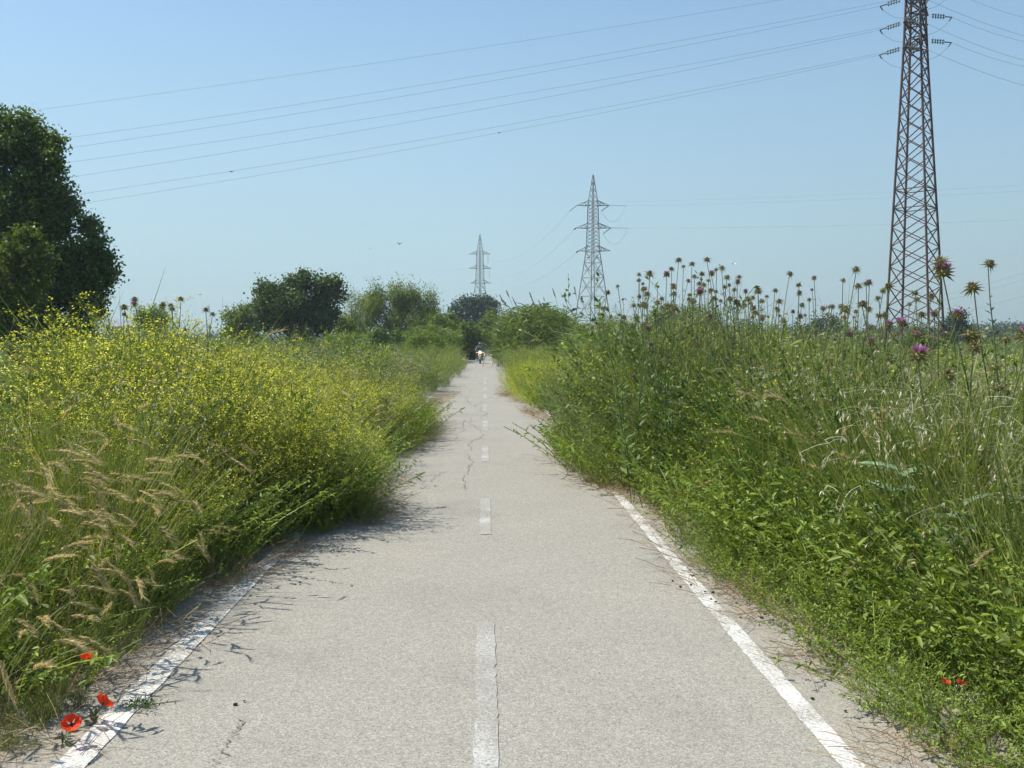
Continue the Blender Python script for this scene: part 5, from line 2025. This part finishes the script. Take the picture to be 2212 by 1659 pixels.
V = [(0, .92, .86), (0, .86, 1.02), (0, .76, 1.20), (0, .68, 1.32), (0, .64, 1.40), (0, .62, 1.50)]
E = [(0, 1), (1, 2), (2, 3), (3, 4), (4, 5)]
Rr = [(.15, .12), (.15, .11), (.17, .12), (.13, .10), .055, .085]
for s in (-1, 1):
    b = len(V)
    V += [(s * .19, .66, 1.30), (s * .30, .56, 1.10), (s * .31, .40, .99), (s * .30, .355, .985)]
    Rr += [.06, .048, .036, .03]
    E += [(3, b), (b, b + 1), (b + 1, b + 2), (b + 2, b + 3)]
    b = len(V)
    V += [(s * .10, .90, .82), (s * .20, .46, .74), (s * .17, .66, .34), (s * .17, .54, .27)]
    Rr += [.09, .065, .045, .038]
    E += [(0, b), (b, b + 1), (b + 1, b + 2), (b + 2, b + 3)]
skinned("body", skin, pr, V, E, Rr)
# jacket: torso and sleeves slightly larger
V = [(0, .92, .90), (0, .86, 1.03), (0, .76, 1.20), (0, .68, 1.32), (0, .65, 1.37)]
E = [(0, 1), (1, 2), (2, 3), (3, 4)]
Rr = [(.175, .145), (.175, .135), (.195, .145), (.15, .12), .075]
for s in (-1, 1):
    b = len(V)
    V += [(s * .19, .66, 1.30), (s * .30, .56, 1.10), (s * .31, .42, 1.0)]
    Rr += [.078, .062, .046]
    E += [(3, b), (b, b + 1), (b + 1, b + 2)]
skinned("jacket", jk, pr, V, E, Rr)
V = [(0, .92, .84)]
E, Rr = [], [(.16, .13)]
for s in (-1, 1):
    b = len(V)
    V += [(s * .10, .90, .82), (s * .20, .46, .74), (s * .17, .66, .32)]
    Rr += [.105, .08, .058]
    E += [(0, b), (b, b + 1), (b + 1, b + 2)]
skinned("trousers", tr, pr, V, E, Rr)
bm_obj("shoe", blk, pr, lambda bm: ell(bm, (-.17, .54, .26), (.045, .14, .045)))
bm_obj("shoe", blk, pr, lambda bm: ell(bm, (.17, .54, .26), (.045, .14, .045)))
for s in (-1, 1):
    def glove(bm, s=s):
        ell(bm, (s * .30, .365, .985), (.045, .04, .035))
        for q in range(4):
            x = s * (.265 + q * .022)
            cyl(bm, (x, .345, 1.005), (x, .322, .985), .011)
            cyl(bm, (x, .322, .985), (x, .335, .962), .010)
        cyl(bm, (s * .265, .37, .965), (s * .25, .345, .955), .012)
    bm_obj("glove", blk, pr, glove)
hm = bm_obj("helmet", hel, pr, lambda bm: ell(bm, (0, .60, 1.50), (.125, .15, .145), seg=24))
bm_obj("visor", vis, hm, lambda bm: ell(bm, (0, .545, 1.515), (.105, .105, .055)))
for o in (mo, pr):
    o.scale = (.97, .97, .93)


# ------------------------------------------------------------------ birds, butterfly, distant building
def bird(px, py, Y, span, label, up, az, mat):
    p = at(px, py, Y)
    t = thing("bird", label, "bird", p, az, "birds in the sky")
    s = span

    def body_(bm):
        ell(bm, (0, 0, 0), (.09 * s, .28 * s, .08 * s))
        ell(bm, (0, -.28 * s, .03 * s), (.055 * s, .08 * s, .055 * s))
        vs = [bm.verts.new(q) for q in ((-.03 * s, .22 * s, 0), (.03 * s, .22 * s, 0), (.09 * s, .45 * s, 0), (-.09 * s, .45 * s, 0))]
        bm.faces.new(vs)
    bm_obj("body", mat, t, body_)
    for q in (-1, 1):
        def wing(bm, q=q):
            pts = [(0, -.1, .02), (.25, -.14, .10 * up), (.5, -.02, .32 * up), (.5, .03, .32 * up), (.25, .06, .10 * up), (0, .12, .02)]
            top = [bm.verts.new((q * x * s, y * s, z * s)) for x, y, z in pts]
            bot = [bm.verts.new((q * x * s, y * s, z * s - .012 * s)) for x, y, z in pts]
            bm.faces.new(top)
            bm.faces.new(bot[::-1])
            for i in range(6):
                bm.faces.new((top[i], bot[i], bot[(i + 1) % 6], top[(i + 1) % 6]))
        bm_obj("wing", mat, t, wing, smooth=False)


bmat = solid("bird_feathers", (.05, .05, .055), .8)
bird(863, 527, 60, .36, "flying bird with spread wings left of the farthest pylon", 1.0, .7, bmat)
bird(799, 537, 80, .20, "small dark bird left of the one with spread wings", .5, 1.4, bmat)
bird(500, 371, 54, .28, "small dark bird close under the lower left cables", .3, 1.5, bmat)
bird(1078, 287, 56, .24, "tiny dark bird by the lowest cable in mid sky", .4, 1.2, bmat)
bird(565, 556, 90, .25, "faint small bird above the round dark tree", .5, .3, bmat)
wm = solid("butterfly_wing", (.8, .8, .74), .7)
p = at(1585, 571, 7)
bt = thing("butterfly", "white butterfly fluttering above the thistle heads", "butterfly", p, .3)
bm_obj("body", bmat, bt, lambda bm: ell(bm, (0, 0, 0), (.0015, .009, .0015)))
for q in (-1, 1):
    def bw(bm, q=q):
        vs = [bm.verts.new((q * x, y, z)) for x, y, z in ((.001, -.004, 0), (.013, -.012, .006), (.017, -.002, .008), (.010, .004, .005), (.012, .011, .006), (.004, .011, .002))]
        bm.faces.new(vs)
    w_ = bm_obj("wing", wm, bt, bw, smooth=False)
    w_.modifiers.new("thick", 'SOLIDIFY').thickness = .0004

# far low building behind the mustard
bp = at(300, 736, 190)
bd = thing("low_building", "long low building with grey blue roof behind the mustard", "building", (bp.x, 190, 0))
wl_m = solid("pale_wall", (.45, .43, .40), .9, noise=.1)
rf_m = solid("grey_roof", (.22, .26, .31), .7, noise=.1)
dk = solid("dark_glass", (.03, .04, .05), .2)
hB = at(300, 706, 190).z
bm_obj("wall", wl_m, bd, lambda bm: box(bm, (0, 0, hB / 2), (9, 7, hB)), smooth=False)


def roofb(bm):
    h0, h1 = hB + .003, at(300, 689, 190).z
    q = [(-4.9, -3.9, h0), (4.9, -3.9, h0), (4.9, 3.9, h0), (-4.9, 3.9, h0), (-4.9, 0, h1), (4.9, 0, h1)]
    v = [bm.verts.new(a) for a in q]
    for f in ((0, 1, 5, 4), (2, 3, 4, 5), (0, 4, 3), (1, 2, 5), (0, 3, 2, 1)):
        bm.faces.new([v[i] for i in f])


bm_obj("roof", rf_m, bd, roofb, smooth=False)
for i in range(3):
    bm_obj("window", dk, bd, lambda bm: box(bm, (-3 + i * 3, -3.5, hB * .55), (1.1, .06, 1.2)), smooth=False)

# ------------------------------------------------------------------ the air itself
hz, hn, ho = newmat("haze_air")
pv = N(hn, "ShaderNodeVolumePrincipled")
pv.inputs['Color'].default_value = (.80, .90, 1.0, 1)
pv.inputs['Density'].default_value = .0005
pv.inputs['Anisotropy'].default_value = .2
hn.links.new(pv.outputs[0], ho.inputs['Volume'])
haze = bm_obj("haze", hz, None, lambda bm: box(bm, (0, 160, 19), (640, 420, 40)), smooth=False)
tag(haze, "thin pale summer haze over the plain", None, None, "stuff")
